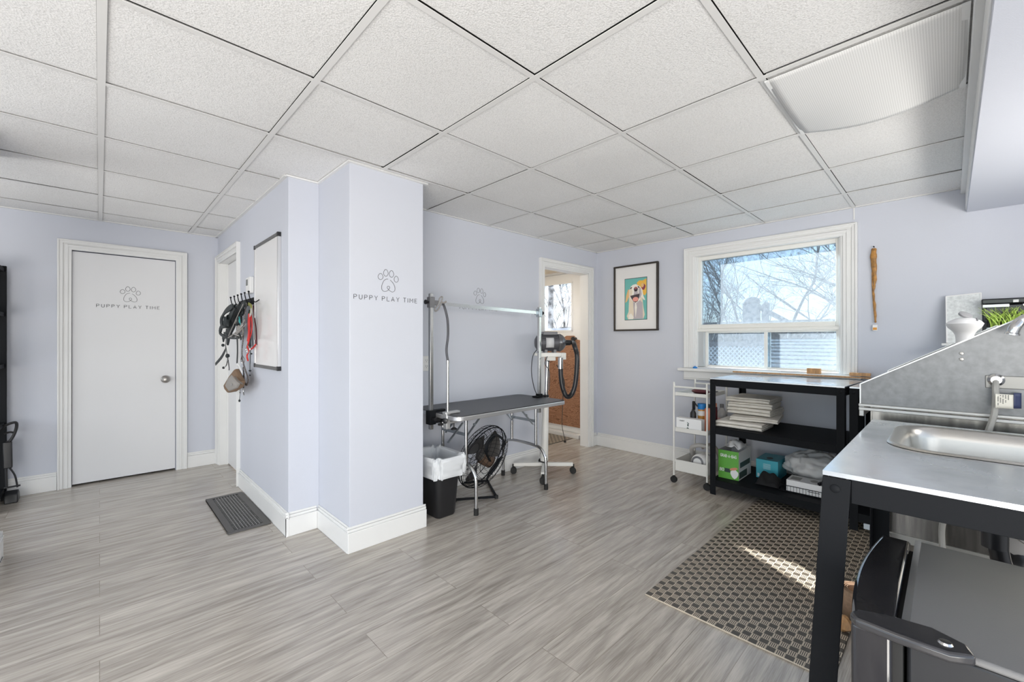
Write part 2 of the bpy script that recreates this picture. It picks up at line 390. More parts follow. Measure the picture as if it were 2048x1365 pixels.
# ceiling: tiles with tees
XL = [-2.4, -1.8, -1.2, -.6, .005, .597, 1.187, 1.806, 2.43, 3.047, 3.63, 4.06]
YL = [-.07, .5, 1.10, 1.70, 2.29, 2.90, 3.47, 4.07, 4.62, 4.93]
cb = MB()
TEE = pm('ceiling_tee', (.74, .735, .72), .45)
random.seed(11)
def tilebox(x0, x1, y0, y1, sag=0):
    g = .0125; dz = random.uniform(.001, .005)
    cb.mat(0).box(x0+g, x1-g, y0+g, y1-g, HC+.002+dz, HC+.018)
for i in range(len(XL)-1):
    for j in range(len(YL)-1):
        a, b, c, d = XL[i], XL[i+1], YL[j], YL[j+1]
        if (i == 9 or i == 9) and j == 0: pass
        tilebox(a, b, c, d)
for i in range(len(XL)-1): tilebox(XL[i], XL[i+1], -.7, -.07); tilebox(XL[i], XL[i+1], -1.3, -.7)
cb.mat(1)
for x in XL[:-1]: cb.box(x-.012, x+.012, -1.3, YB, HC-.001, HC+.001)
for y in YL[1:-1]: cb.box(-2.4, XW, y-.011, y+.011, HC-.0006, HC+.001)
cb.box(-2.4, XW, YB-.018, YB, HC-.002, HC+.012); cb.box(XW-.018, XW, -1.3, YC, HC-.002, HC+.012)
cb.box(.82, XW, YC-.018, YC, HC-.002, HC+.012); cb.box(.80, .82, YC, YB, HC-.002, HC+.012)
cb.mat(2).box(-2.4, XW, -1.3, YB, HC+.024, HC+.03)  # dark sheet added to give the gaps beside the tees their shade
st(cb.build('ceiling', [TILE, TEE, DARKV], loc=(0, 0, HC)))
st(MB().box(-2.4, 4.3, -1.3, 5.0, HC+.04, HC+.2).build('roof_slab', WALL))
# angle moulding round the boxed-in column
t1 = MB()
t1.box(.985, 1.50, 2.31, 2.33, HC-.006, HC+.003).box(.985, 1.0, 2.33, 2.79, HC-.006, HC+.003).box(.805, .985, 2.775, 2.79, HC-.006, HC+.003)
st(t1.build('trim_1', TRIM))
# walls
wn = MB()   # window wall with hole
wy0, wy1, wz0, wz1 = .565, 1.70, .925, 2.0
wn.box(XW, XO, -1.3, wy0, 0, HC+.04).box(XW, XO, wy1, YC+.09, 0, HC+.04).box(XW, XO, wy0, wy1, 0, wz0).box(XW, XO, wy0, wy1, wz1, HC+.04)
st(wn.build('wall_right', WALL, loc=(XW, 0, 0)))
wc = MB()   # wall with the doorway
dx0, dx1, dz = 3.155, 3.90, 1.93
wc.box(1.0, dx0, YC, YC+.09, 0, HC+.04).box(dx1, XW, YC, YC+.09, 0, HC+.04).box(dx0, dx1, YC, YC+.09, dz, HC+.04)
st(wc.build('wall_back', WALL, loc=(1, YC, 0)))
st(MB().box(1.0, 1.475, 2.33, YC, 0, HC).build('wall_column', WALL, bevel=.003))
ws = MB()   # side wall of the passage
ws.box(.82, 1.0, YC-.01, 4.09, 0, HC+.04).box(.82, 1.0, 4.84, YB, 0, HC+.04).box(.82, 1.0, 4.09, 4.84, 1.93, HC+.04)
st(ws.build('wall_passage', WALL, bevel=.002))
wb = MB()
wb.box(-2.2, -.163, YB, YB+.12, 0, HC+.04).box(.500, 1.0, YB, YB+.12, 0, HC+.04).box(-.163, .500, YB, YB+.12, 1.915, HC+.04)
st(wb.build('wall_far', WALL, loc=(0, YB, 0)))
st(MB().box(-.60, -.395, 3.05, 3.60, 0, HC+.04).build('wall_left', WALL))
st(MB().box(2.0, XW, -1.02, -.9, 0, HC).build('wall_tub', WALL))
# soffit
sf = MB(); sf.box(-1.2, XW, -.9, -.075, 2.02, HC)
st(sf.build('soffit', WALL, bevel=.002))
sf = MB(); sf.box(-1.2, XW, -.080, -.048, HC-.035, HC).box(-1.2, XW, -.080, -.070, 2.035, HC-.035)
st(sf.build('trim_2', TRIM, bevel=.003))
# baseboards
def base(name, segs):
    b = MB()
    for (x0, y0, x1, y1, nx, ny) in segs:   # wall line + outward normal
        t = .016
        xs = sorted((x0, x1)); ys = sorted((y0, y1))
        def bx(a, h0, h1):
            X0, X1, Y0, Y1 = xs[0], xs[1], ys[0], ys[1]
            if nx: X0, X1 = (X0-a, X0) if nx < 0 else (X0, X0+a)
            if ny: Y0, Y1 = (Y0-a, Y0) if ny < 0 else (Y0, Y0+a)
            b.box(X0, X1, Y0, Y1, h0, h1)
        bx(t, 0, .112); bx(t*.62, .112, .128); bx(t*.35, .128, .142)
    return st(b.build(name, TRIM, bevel=.0025))
base('baseboard_column', [(1.0-.016, 2.33, 1.475+.016, 2.33, 0, -1), (1.0, 2.33, 1.0, 2.79, -1, 0), (1.475, 2.33, 1.475, 2.80, 1, 0)])
base('baseboard_passage', [(.82, 2.79-.016, .82, 4.015, -1, 0), (.82-.016, 2.79, .984, 2.79, 0, -1)])
base('baseboard_far', [(-2.2, YB, -.243, YB, 0, -1), (.583, YB, .80, YB, 0, -1)])
base('baseboard_back', [(1.491, YC, 3.082, YC, 0, -1), (3.975, YC, 4.05, YC, 0, -1)])
base('baseboard_right', [(XW, -.9, XW, YC-.016, -1, 0)])
base('baseboard_left', [(-.395, 3.05, -.395, 3.616, 1, 0), (-.60, 3.6, -.379, 3.6, 0, 1)])
st(MB().box(-.6, 1.1, 5.053, 5.10, -.08, 2.2).build('door_gap_block', DARKV))  # unseen dark slab added to stop light leaking round the far door
# casings: profile swept round an opening, plane given by origin + axes
def casing(name, o, u, v, n, u0, u1, v0, v1, w=.078, bottom=False, mat=TRIM):
    o, u, v, n = map(Vector, (o, u, v, n)); b = MB()
    for (a, c, h) in ((0, w, .012), (w*.62, w, .020), (w*.25, w*.5, .016), (w*.86, w, .026)):
        for (p0, p1, q0, q1) in ((u0-c, u0-a, v0 if not bottom else v0-c, v1+c), (u1+a, u1+c, v0 if not bottom else v0-c, v1+c), (u0-a, u1+a, v1+a, v1+c)):
            vs = [o+u*x+v*y+n*z for z in (0, h) for y in (q0, q1) for x in (p0, p1)]
            b.add(vs, [(0,2,3,1),(4,5,7,6),(0,1,5,4),(2,6,7,3),(0,4,6,2),(1,3,7,5)])
    return b.build(name, mat, bevel=.002)
st(casing('trim_3', (0, YB, 0), (1,0,0), (0,0,1), (0,-1,0), -.163, .503, 0, 1.915))
st(casing('trim_4', (.82, 0, 0), (0,1,0), (0,0,1), (-1,0,0), 4.09, 4.845, 0, 1.915, w=.072))
st(casing('trim_5', (0, YC, 0), (1,0,0), (0,0,1), (0,-1,0), dx0, dx1, 0, dz, w=.068))
jb = MB(); jb.box(dx0, dx0+.012, YC-.004, YC+.105, 0, dz).box(dx1-.012, dx1, YC-.004, YC+.105, 0, dz).box(dx0, dx1, YC-.004, YC+.105, dz-.012, dz)
st(jb.build('trim_6', TRIM, bevel=.001))
jb = MB(); jb.box(.815, .96, 4.09, 4.105, 0, 1.93).box(.815, .96, 4.83, 4.845, 0, 1.93).box(.815, .96, 4.105, 4.83, 1.915, 1.93)
jb.box(.87, .885, 4.105, 4.118, 0, 1.915).box(.87, .885, 4.818, 4.83, 0, 1.915)
st(jb.build('trim_7', TRIM))
# doors
def decal_geo(fn):   # fn(u, v, h) -> world; u,v metres from the text centre baseline
    b = MB(); zs = 1/3950.
    def conv(p): x, y = p; return ((x-1035)*zs, -((y-1058)-.056*(x-1035))*zs*.93)
    def rib(pts, closed, w=.00125):
        P = [Vector(fn(*conv(p), .0006)) for p in pts]
        P = smooth_path(P, 6, closed); b.tube(P, w, 5, closed)
    for (cx, cy, rx, ry) in ((870,450,62,76), (1003,350,58,86), (1148,368,58,86), (1272,495,57,78)):
        rib([(cx+rx*math.cos(a)*(1-.12*(math.sin(a) < 0)), cy+ry*math.sin(a)) for a in [2*PI*k/10 for k in range(10)]], True)
    rib([(1060,503),(1010,510),(960,545),(920,620),(898,700),(905,770),(940,810),(990,818),(1040,800),(1072,770),(1100,730),(1095,692),(1070,681),(1045,692),(1040,730),(1072,770),(1110,800),(1170,827),(1220,805),(1240,750),(1225,670),(1180,590),(1115,525)], False)
    return b
GL = {'P': [[(0,0),(0,1),(.38,1),(.55,.93),(.62,.76),(.55,.58),(.38,.5),(0,.5)]], 'U': [[(0,1),(0,.32),(.1,.08),(.33,0),(.56,.08),(.66,.32),(.66,1)]],
      'Y': [[(0,1),(.34,.48),(.68,1)], [(.34,.48),(.34,0)]], 'L': [[(0,1),(0,0),(.55,0)]], 'A': [[(0,0),(.36,1),(.72,0)], [(.14,.32),(.58,.32)]],
      'T': [[(0,1),(.64,1)], [(.32,1),(.32,0)]], 'I': [[(0,0),(0,1)]], 'M': [[(0,0),(0,1),(.38,.4),(.76,1),(.76,0)]], 'E': [[(.55,1),(0,1),(0,0),(.55,0)], [(0,.52),(.48,.52)]],
      'G': [[(.7,.82),(.5,1),(.25,1),(.05,.8),(0,.5),(.05,.2),(.25,0),(.5,0),(.7,.18),(.7,.48),(.4,.48)]], 'R': [[(0,0),(0,1),(.38,1),(.6,.9),(.6,.62),(.38,.5),(0,.5)], [(.3,.5),(.62,0)]],
      'B': [[(0,0),(0,1),(.38,1),(.56,.9),(.56,.6),(.36,.52),(0,.52)], [(.36,.52),(.62,.4),(.62,.1),(.38,0),(0,0)]], '-': [[(.1,.45),(.5,.45)]],
      '8': [[(.3,.52),(.05,.7),(.08,.92),(.3,1),(.52,.92),(.55,.7),(.3,.52),(.02,.32),(.05,.08),(.3,0),(.55,.08),(.58,.32),(.3,.52)]],
      '0': [[(.3,0),(.05,.12),(0,.5),(.05,.88),(.3,1),(.55,.88),(.6,.5),(.55,.12),(.3,0)]], 'K': [[(0,0),(0,1)], [(.58,1),(0,.42)], [(.2,.6),(.62,0)]],
      'N': [[(0,0),(0,1),(.62,0),(.62,1)]], 'S': [[(.55,.85),(.3,1),(.05,.85),(.08,.6),(.5,.42),(.56,.15),(.3,0),(0,.15)]], 'O': [[(.35,0),(.05,.15),(0,.5),(.05,.85),(.35,1),(.65,.85),(.7,.5),(.65,.15),(.35,0)]],
      'H': [[(0,0),(0,1)], [(.64,0),(.64,1)], [(0,.5),(.64,.5)]], 'X': [[(0,0),(.6,1)], [(0,1),(.6,0)]], 'W': [[(0,1),(.22,0),(.45,.8),(.68,0),(.9,1)]], 'C': [[(.7,.82),(.5,1),(.25,1),(.05,.8),(0,.5),(.05,.2),(.25,0),(.5,0),(.7,.18)]],
      'F': [[(0,0),(0,1),(.55,1)], [(0,.52),(.45,.52)]], 'D': [[(0,0),(0,1),(.35,1),(.62,.8),(.62,.2),(.35,0),(0,0)]]}
def letters(txt, width, h, fn, w, sp=.42, b=None):
    b = b or MB(); x = 0; pos = []
    for ch in txt:
        if ch == ' ': x += .55; continue
        gw = max(p[0] for s_ in GL[ch] for p in s_); pos.append((ch, x)); x += gw+sp
    tot = x-sp; k = width/tot
    for ch, px in pos:
        for s_ in GL[ch]: b.tube([Vector(fn((px+u)*k-width/2, v*h, .0006)) for u, v in s_], w, 5)
    return b
def decal(root, fn):
    decal_geo(fn).build('paw_outline', INK, root)
    letters('PUPPY PLAY TIME', .405, .0255, fn, .0016, .5).build('lettering', INK, root)
d1 = st(MB().box(-.160, .497, YB+.012, YB+.05, .016, 1.908).build('door_1', DOORM, bevel=.001))
g = MB(); g.lathe([(.004,-.006),(.033,-.006),(.033,-.001),(.024,.004),(.014,.008),(.013,.03),(.024,.036),(.029,.048),(.027,.06),(.016,.066),(.003,.067)], (.427, YB+.006, .835), (0,-1,0))
kb = g.build('door_knob', NICKEL, d1)
decal(d1, lambda u, v, h: (.183+u, YB+.012-h, 1.463+v))
d2 = st(MB().box(.885, .92, 4.108, 4.828, .01, 1.91).build('door_2', DOORM))
MB().lathe([(.003,0),(.028,0),(.028,.006),(.012,.012),(.012,.03),(.026,.04),(.026,.055),(.01,.062)], (.885, 4.17, .93), (-1,0,0)).build('door_knob', NICKEL, d2)
# exterior door of the vestibule, its wall, ceiling and rug
XE = 4.20
ve = MB(); ve.box(XE+.01, XE+.12, 2.93, 3.10, 0, HC+.04).box(XE+.01, XE+.12, 4.02, 4.6, 0, HC+.04).box(XE+.01, XE+.12, 3.10, 4.02, 2.03, HC+.04)
st(ve.build('wall_vestibule', TRIM, loc=(XE, 3, 0)))
st(MB().box(3.0, 4.3, 4.5, 4.6, 0, HC).box(2.95, 3.0, 2.93, 4.6, 0, HC).build('wall_vestibule_side', TRIM))
st(MB().box(2.95, 4.3, 2.93, 4.6, 2.06, 2.09).build('ceiling_vestibule', pm('cream_board', (.62, .52, .38), .6)))
st(MB().box(4.12, 4.30, 3.10, 4.02, 0, .045).build('trim_8', TRIM, bevel=.004))
d3 = MB(); y0, y1 = 3.12, 4.0
gy0, gy1, gz0, gz1 = 3.262, 3.86, 1.31, 1.905
d3.box(XE, XE+.045, y0, gy0, .05, 2.02).box(XE, XE+.045, gy1, y1, .05, 2.02).box(XE, XE+.045, gy0, gy1, .05, gz0).box(XE, XE+.045, gy0, gy1, gz1, 2.02)
D3 = st(d3.build('door_3', TRIM, bevel=.002))
MB().box(XE+.02, XE+.024, gy0, gy1, gz0, gz1).build('pane', GLASSD, D3)
pf = MB(); pf.box(XE-.008, XE, gy0-.014, gy1+.014, gz0-.014, gz0+.006).box(XE-.008, XE, gy0-.014, gy1+.014, gz1-.006, gz1+.014).box(XE-.008, XE, gy0-.014, gy0+.006, gz0, gz1).box(XE-.008, XE, gy1-.006, gy1+.014, gz0, gz1)
pf.build('window_bead', TRIM, D3)
MB().prism([(3.13, .12), (3.895, .12), (3.895, 1.20), (3.40, 1.215), (3.34, 1.245), (3.22, 1.245), (3.19, 1.20), (3.13, 1.19)], XE-.010, XE, lambda a, b, h: (h, a, b)).build('plywood_panel', PLY, D3)
MB().lathe([(.003,0),(.022,0),(.012,.01),(.012,.03),(.027,.038),(.03,.05),(.024,.062),(.004,.066)], (XE, 3.205, 1.205), (-1,0,0)).build('door_knob', BLACKP, D3)
rm = m_mat(.03); 
tag(MB().box(3.55, 4.10, 3.17, 3.9, 0, .008).build('door_mat', rm, bevel=.002), 'brown woven door mat on the vestibule floor by the plywood door', 'mat')
# window
cs = casing('window_1', (XW, 0, 0), (0,1,0), (0,0,1), (-1,0,0), wy0, wy1, wz0, wz1-.02, w=.085); st(cs)
wf = MB(); X1 = 4.10; X2 = 4.16
wf.box(XW-.002, XO, wy0, wy0+.018, wz0, wz1).box(XW-.002, XO, wy1-.018, wy1, wz0, wz1).box(XW-.002, XO, wy0+.018, wy1-.018, wz1-.022, wz1).box(XW+.01, XO, wy0, wy1, wz0-.01, wz0+.008)
wf.box(4.072, 4.097, wy0+.0183, wy0+.030, wz0+.0085, wz1-.0225).box(4.072, 4.097, wy1-.030, wy1-.0183, wz0+.0085, wz1-.0225)
wf.build('window_frame', TRIM, cs, bevel=.0015)
us = MB(); a0, a1, b0, b1 = .583, 1.682, 1.295, 1.978
for (p, q, r_, s_) in ((a0, a0+.035, b0, b1), (a1-.035, a1, b0, b1), (a0+.0352, a1-.0352, b0+.0003, b0+.040), (a0+.0352, a1-.0352, b1-.035, b1-.0003)): us.box(X1, X2, p, q, r_, s_)
us.box(X1-.016, X2-.001, a0+.0005, a1-.0005, 1.2745, 1.2945).box(X1-.022, X1-.0005, a0+.001, a1-.001, 1.2665, 1.2815)
us.build('fixed_sash', CREAM, cs, bevel=.003)
MB().box(4.128, 4.132, a0+.033, a1-.033, b0+.038, b1-.033).build('fixed_pane', GLASSW, cs)
def slider(nm, p, q, x):
    m_ = MB(); z0, z1 = .937, 1.268; f = .026
    m_.box(x, x+.024, p, p+f, z0, z1).box(x, x+.024, q-f, q, z0, z1).box(x, x+.024, p+f+.0002, q-f-.0002, z0, z0+.018).box(x, x+.024, p+f+.0002, q-f-.0002, z1-.014, z1)
    o = m_.build('sliding_sash', CREAM, cs, bevel=.002)
    MB().box(x+.010, x+.013, p+f, q-f, z0+.017, z1-.013).build('sliding_pane', GLASSW, o)
slider('l', 1.075, 1.62, 4.135); slider('r', .590, 1.115, 4.105)
MB().box(4.095, 4.19, 1.62, 1.682, .937, 1.268).build('jamb_liner', pm('grey_vinyl', (.5,.52,.53), .4), cs, bevel=.003)
si = MB(); si.box(XW-.055, XW+.03, .452, 1.835, .895, .922); si.box(XW-.018, XW, .50, 1.79, .825, .895).box(XW-.024, XW, .50, 1.79, .812, .825)
si.build('window_sill', TRIM, cs, bevel=.005, seg=3)
st(MB().box(XW-.004, XW, .497, .505, 2.09, HC).build('trim_9', TRIM))

# ------------------------------------------------------------ things on the walls
r = thing('wall_decal', 'thin black paw outline over PUPPY PLAY TIME lettering on the boxed-in column', 'wall decal', (1.226, 2.33, 1.42)); decal(r, lambda u, v, h: (1.226+u, 2.33-h, 1.418+v))
r = thing('wall_decal', 'paw outline and PUPPY PLAY TIME lettering on the wall behind the grooming table', 'wall decal', (2.32, YC, 1.45)); decal(r, lambda u, v, h: (2.325+u*1.02, YC-h, 1.445+v))
# framed dog print
y0, y1, z0, z1 = 2.049, 2.561, 1.287, 1.987
r = thing('framed_print', 'dark framed print of a smiling golden dog with wide white mount', 'picture', (XW, 2.305, z0))
f_ = .017; m_ = MB()
for b_ in ((y0, y1, z0, z0+f_), (y0, y1, z1-f_, z1), (y0, y0+f_, z0+f_, z1-f_), (y1-f_, y1, z0+f_, z1-f_)): m_.box(XW-.028, XW-.001, *b_)
m_.build('frame', pm('dark_frame', (.035, .028, .022), .35), r, bevel=.002)
MB().box(XW-.014, XW-.010, y0+f_, y1-f_, z0+f_, z1-f_).build('mount', PICGL, r)
pl = MB(); px0, px1, pz0, pz1 = 2.171, 2.432, 1.402, 1.845   # (y from right to left as seen)
def pic(poly, k, mi):   # u 0..1 from the left, v 0..1 from the bottom
    pl.mat(mi); n = len(poly)
    pl.add([(XW-.0145-.0003*k, px1-u*(px1-px0), pz0+v*(pz1-pz0)) for u, v in poly], [list(range(n))])
def blob(cx, cy, rx, ry, n=14, rot=0, wob=0):
    return [(cx+rx*math.cos(a)*math.cos(rot)*(1+wob*math.sin(3*a))-ry*math.sin(a)*math.sin(rot), cy+rx*math.cos(a)*math.sin(rot)+ry*math.sin(a)*math.cos(rot)*(1+wob*math.cos(4*a))) for a in [2*PI*i/n for i in range(n)]]
pmats = [flat('border', (.05,.05,.05)), flat('teal', (.16,.50,.46)), flat('yellow', (.86,.50,.08)), flat('cream', (.80,.70,.56)), flat('shade', (.50,.45,.48)), flat('dark', (.07,.05,.06)), flat('nose', (.42,.14,.13)), flat('tongue', (.85,.36,.30)), flat('light', (.90,.86,.78)), flat('gold', (.80,.50,.22)), flat('maroon', (.28,.05,.08))]
pic([(0,0),(1,0),(1,1),(0,1)], 0, 0); pic([(.02,.012),(.98,.012),(.98,.988),(.02,.988)], 1, 1)
pic([(.02,.75),(.25,.80),(.4,.97),(.02,.98)], 2, 1)
pic([(.55,.88),(.66,.93),(.8,.92),(.97,.96),(.97,.62),(.9,.56),(.82,.60),(.7,.7),(.6,.78)], 2, 2); pic(blob(.84,.77,.09,.07,wob=.1), 3, 10); pic(blob(.80,.81,.06,.05), 4, 9)
pic([(.16,.02),(.10,.10),(.18,.20),(.20,.45),(.20,.6),(.78,.6),(.84,.30),(.90,.12),(.84,.02)], 3, 3)
pic([(.40,.02),(.42,.2),(.38,.45),(.62,.5),(.80,.4),(.82,.02)], 4, 4); pic([(.18,.12),(.30,.16),(.42,.06),(.36,.02),(.20,.02)], 5, 8); pic([(.5,.05),(.56,.3),(.5,.45),(.46,.3)], 5, 8)
pic([(.03,.42),(.07,.58),(.16,.74),(.26,.72),(.20,.56),(.12,.46)], 5, 9); pic([(.70,.78),(.80,.70),(.84,.56),(.92,.46),(.86,.46),(.76,.54),(.70,.66)], 6, 8)
pic([(.20,.70),(.28,.80),(.38,.84),(.52,.85),(.62,.81),(.72,.78),(.78,.66),(.76,.54),(.68,.46),(.54,.40),(.42,.42),(.28,.50),(.20,.60)], 7, 8)
pic([(.20,.70),(.30,.80),(.36,.68),(.30,.52),(.20,.60)], 8, 3); pic([(.62,.80),(.74,.74),(.77,.60),(.70,.50),(.64,.60)], 8, 4)
pic([(.26,.58),(.36,.59),(.46,.60),(.60,.61),(.68,.62),(.66,.52),(.60,.44),(.50,.41),(.40,.44),(.32,.51)], 9, 5); pic(blob(.50,.49,.13,.055), 10, 7)
pic(blob(.51,.73,.09,.055), 9, 5); pic(blob(.51,.762,.07,.025), 10, 6); pic([(.44,.70),(.58,.70),(.62,.60),(.42,.60)], 9, 4)
pic(blob(.30,.765,.045,.018, rot=.4), 10, 5); pic(blob(.63,.775,.04,.018, rot=-.4), 10, 5)
pl.build('dog_artwork', pmats, r)
# whiteboard
r = thing('whiteboard', 'narrow tall whiteboard with silver rails and dark corners in the passage', 'whiteboard', (.82, 3.21, .99))
y0, y1, z0, z1 = 2.93, 3.50, .993, 1.865
MB().box(.805, .819, y0+.01, y1-.01, z0+.012, z1-.012).build('board', pm('board_white', (.80,.79,.79), .18), r)
DALU = pm('dark_alu', (.18,.18,.18), .4, metal=.6); ALU = pm('alu', (.7,.7,.71), .35, metal=.8)
for a, b in ((z0, z0+.022), (z1-.022, z1)): MB().box(.800, .8195, y0, y1, a, b).build('rail', DALU, r, bevel=.002)
for a, b in ((y0, y0+.014), (y1-.012, y1)): MB().box(.800, .8195, a, b, z0+.02, z1-.02).build('side_rail', ALU, r, bevel=.002)
for a, b in ((y0, z0), (y0, z1-.026), (y1-.018, z0), (y1-.018, z1-.026)): MB().box(.797, .8195, a-.002, a+.02, b-.001, b+.027).build('corner_cap', BLACKP, r, bevel=.002)
# thermostat
r = thing('thermostat', 'small white wall thermostat left of the whiteboard', 'thermostat', (.82, 3.66, 1.53))
MB().box(.792, .8195, 3.585, 3.705, 1.535, 1.655).build('housing', WHITEP, r, bevel=.004)
MB().box(.790, .793, 3.645, 3.690, 1.595, 1.640).build('display', LCD, r)
# outlet
r = thing('wall_outlet', 'white double power outlet plate on the wall above the grooming table', 'outlet', (1.80, YC, .95))
MB().box(1.762, 1.832, YC-.006, YC, .95, 1.065).build('plate', WHITEP, r, bevel=.002)
m_ = MB()
for z in (.985, 1.030):
    m_.box(1.782, 1.812, YC-.0085, YC-.005, z-.015, z+.015)
m_.build('socket', WHITEP, r, bevel=.003)
m_ = MB()
for z in (.985, 1.030): m_.box(1.789, 1.791, YC-.0092, YC-.008, z-.002, z+.008).box(1.802, 1.804, YC-.0092, YC-.008, z-.002, z+.008).cyl((1.797, YC-.0092, z-.009), (1.797, YC-.008, z-.009), .0025)
m_.build('slots', INK, r)
# hanging rawhide
r = thing('rawhide_strap', 'amber twisted rawhide strap hanging from a nail right of the window', 'strap', (4.05, .384, 1.25))
pts = [atx(x, y, 4.045) for x, y in ((1748, 497), (1747, 520), (1750, 560), (1747, 585), (1750, 615), (1751, 645))]
MB().tube(smooth_path(pts, 6), [.006+.012*math.exp(-((i-5)/6)**2)+.002*math.sin(i*1.7) for i in range(31)], 8, flat=.6).tube(smooth_path([atx(x, y, 4.05) for x, y in ((1750, 500), (1745, 535), (1745, 575), (1748, 620), (1751, 646))], 6), .004, 6).build('strap', PLEATHER, r)
MB().cyl((4.06, .386, 1.866), (4.035, .386, 1.868), .0035).build('nail', BLACKM, r)
p = atx(1750, 656, 4.045); MB().box(4.04, 4.052, p.y-.014, p.y+.014, p.z-.022, p.z+.022).build('label_tag', PAPER, r, bevel=.002)
MB().box(4.038, 4.041, p.y-.011, p.y+.011, p.z-.016, p.z+.002).build('label_print', flat('amberprint', (.75,.33,.05)), r)

# ------------------------------------------------------------ hook rack and leads
r = thing('coat_hook_rack', 'black hook rack full of dog leads on the passage wall', 'hook rack', (.82, 3.75, 1.46))
MB().box(.806, .8195, 3.40, 3.97, 1.45, 1.50).build('backplate', BLACKM, r, bevel=.003)
hooks = []
for i, (hx, hy) in enumerate(((462, 607), (469, 606), (476, 604), (483, 601), (490, 598), (498, 600))):
    tip = atx(hx, hy, .742); hooks.append(tip); y = tip.y
    MB().tube(smooth_path([(.806, y, 1.472), (.778, y, 1.452), (.752, y, 1.466), (.742, y, 1.50), (.740, y, 1.518)], 5), .0035, 7).ball((.740, y, 1.522), .007).build('hook', BLACKM, r)
def Q(pts, X): return smooth_path([atx(a, b, X) for a, b in pts], 5)
# black harness
r = thing('dog_harness', 'bulky black dog harness with teal and reflective trim on the front hooks', 'harness', atx(470, 740, .70))
m_ = MB()
for k, pts in enumerate((((466,612),(450,625),(443,640),(447,655),(458,640),(470,618)), ((472,612),(455,640),(443,655),(441,668),(455,672),(470,650)), ((490,606),(478,622),(462,650),(450,672),(446,680)), ((480,610),(466,640),(458,670),(455,690)))):
    m_.strap(Q(pts, .70+.018*k), [.030+.012*math.sin(i*.7) for i in range(5*(len(pts)-1)+1)], .010, (1, .2, 0))
m_.ball(atx(455, 643, .69), .045, 12, (.6, 1, 1.1), .5, 4); m_.ball(atx(478, 640, .75), .05, 12, (.4, 1.1, 1.2), .5, 5); m_.ball(atx(484, 622, .76), .035, 12, (.5, 1, 1.1), .4, 5, 3)
m_.build('body_strap', WEB, r)
MB().strap(Q(((486,609),(476,630),(466,652),(457,672)), .675), .006, .002).strap(Q(((489,640),(480,655),(468,668),(456,676)), .69), .007, .002).strap(Q(((492,648),(482,660),(470,672)), .69), .005, .002).build('reflective_trim', GREYC, r)
MB().ball(atx(479, 642, .70), .012, 8, (.5, 1, 1.3)).strap(Q(((478,634),(481,650)), .69), .008, .003).build('teal_badge', TEAL, r)
MB().strap(Q(((452,655),(452,675),(451,700)), .70), .012).strap(Q(((451,700),(443,715),(431,729)), .70), [.02, .024, .026, .028, .028, .028, .026, .026, .024, .024, .022], .004).strap(Q(((451,690),(454,708),(455,718)), .70), .014).ball(atx(446, 691, .70), .012).ball(atx(455, 712, .70), .014, 10, (1,1,1), .5).build('hanging_buckle_strap', WEB, r)
MB().strap(Q(((456,716),(453,730),(449,735)), .70), .008, .005).strap(Q(((456,720),(458,735),(458,741)), .70), .009, .005).ball(atx(447, 736, .70), .010).build('clip', GLOSSB, r)
m_ = MB()
for pts in (((446,670),(452,675),(468,677),(478,676)), ((448,666),(456,671),(470,672)), ((478,668),(481,674),(482,680))): m_.strap(Q(pts, .71), .014, .006)
m_.build('chest_strap', WEB, r)
# second harness, grey reflective
r = thing('dog_harness', 'grey and white reflective dog harness hanging under the black one', 'harness', atx(480, 670, .74))
MB().strap(Q(((474,640),(468,655),(462,668),(468,672),(480,662),(483,648)), .735), .022, .008).strap(Q(((482,650),(486,665),(480,675),(470,668)), .745), .018, .008).ball(atx(479, 659, .745), .03, 10, (.5,1,1), .5, 5).build('body_strap', GREYC, r)
MB().strap(Q(((473,665),(480,656),(486,650)), .712), .004, .002).strap(Q(((467,668),(474,671),(484,672)), .715), .004, .002).build('white_piping', PAPER, r)
# red lead
r = thing('dog_lead', 'bright red webbing dog lead looped on the hook rack', 'lead', atx(499, 700, .76))
MB().strap(Q(((499,628),(498,645),(498,662),(497,676),(496,684)), .742), [.022+.004*math.sin(i*.4) for i in range(21)], .004, (1,.3,0)).strap(Q(((502,630),(504,650),(502,668),(498,680)), .752), .014, .004).build('red_webbing', RED, r)
MB().tube(Q(((497,684),(495,695),(498,703),(494,712),(496,722)), .75), .005, 6).tube(Q(((500,700),(506,696),(511,690)), .79), .006, 6).build('red_cord', RED, r)
MB().tube(Q(((494,690),(492,700),(497,706),(500,698),(495,690)), .745), .0025, 5).build('clip', CHROME, r)
# camouflage leads
for k, (pts, lab, mt, w, X) in enumerate((
    (((493,607),(491,620),(489,640),(487,660),(486,680),(484,700),(485,720),(489,735),(494,750),(497,760),(494,770),(489,765),(488,750),(486,735)), 'camouflage patterned dog lead trailing down to the pouch', CAMO, .016, .77),
    (((506,612),(508,640),(511,660),(512,690)), 'dark maroon dog lead hanging flat beside the whiteboard', MAROON, .03, .80),
    (((504,610),(506,635),(509,655),(510,680)), 'charcoal grey flat dog lead between the red lead and whiteboard', GREYC, .014, .785))):
    r = thing('dog_lead', lab, 'lead', atx(*pts[-1], X)); MB().strap(Q(pts, X), w, .004, (1,.15,0)).build('webbing', mt, r)
    if k == 0: MB().tube(Q(((484,712),(482,722),(486,728),(489,720),(485,712)), .76), .003, 5).build('clip', CHROME, r)
    if k == 1: MB().strap(Q(((500,622),(498,650),(499,680),(500,695)), .80), .05, .006).build('black_lining', WEB, r)
r = thing('dog_lead', 'olive and clear banded dog lead at the top of the rack', 'lead', atx(501, 620, .75))
MB().strap(Q(((497,608),(502,612),(502,622),(500,630)), .75), .020, .006).build('webbing', pm('olive', (.22,.22,.03), .5), r)
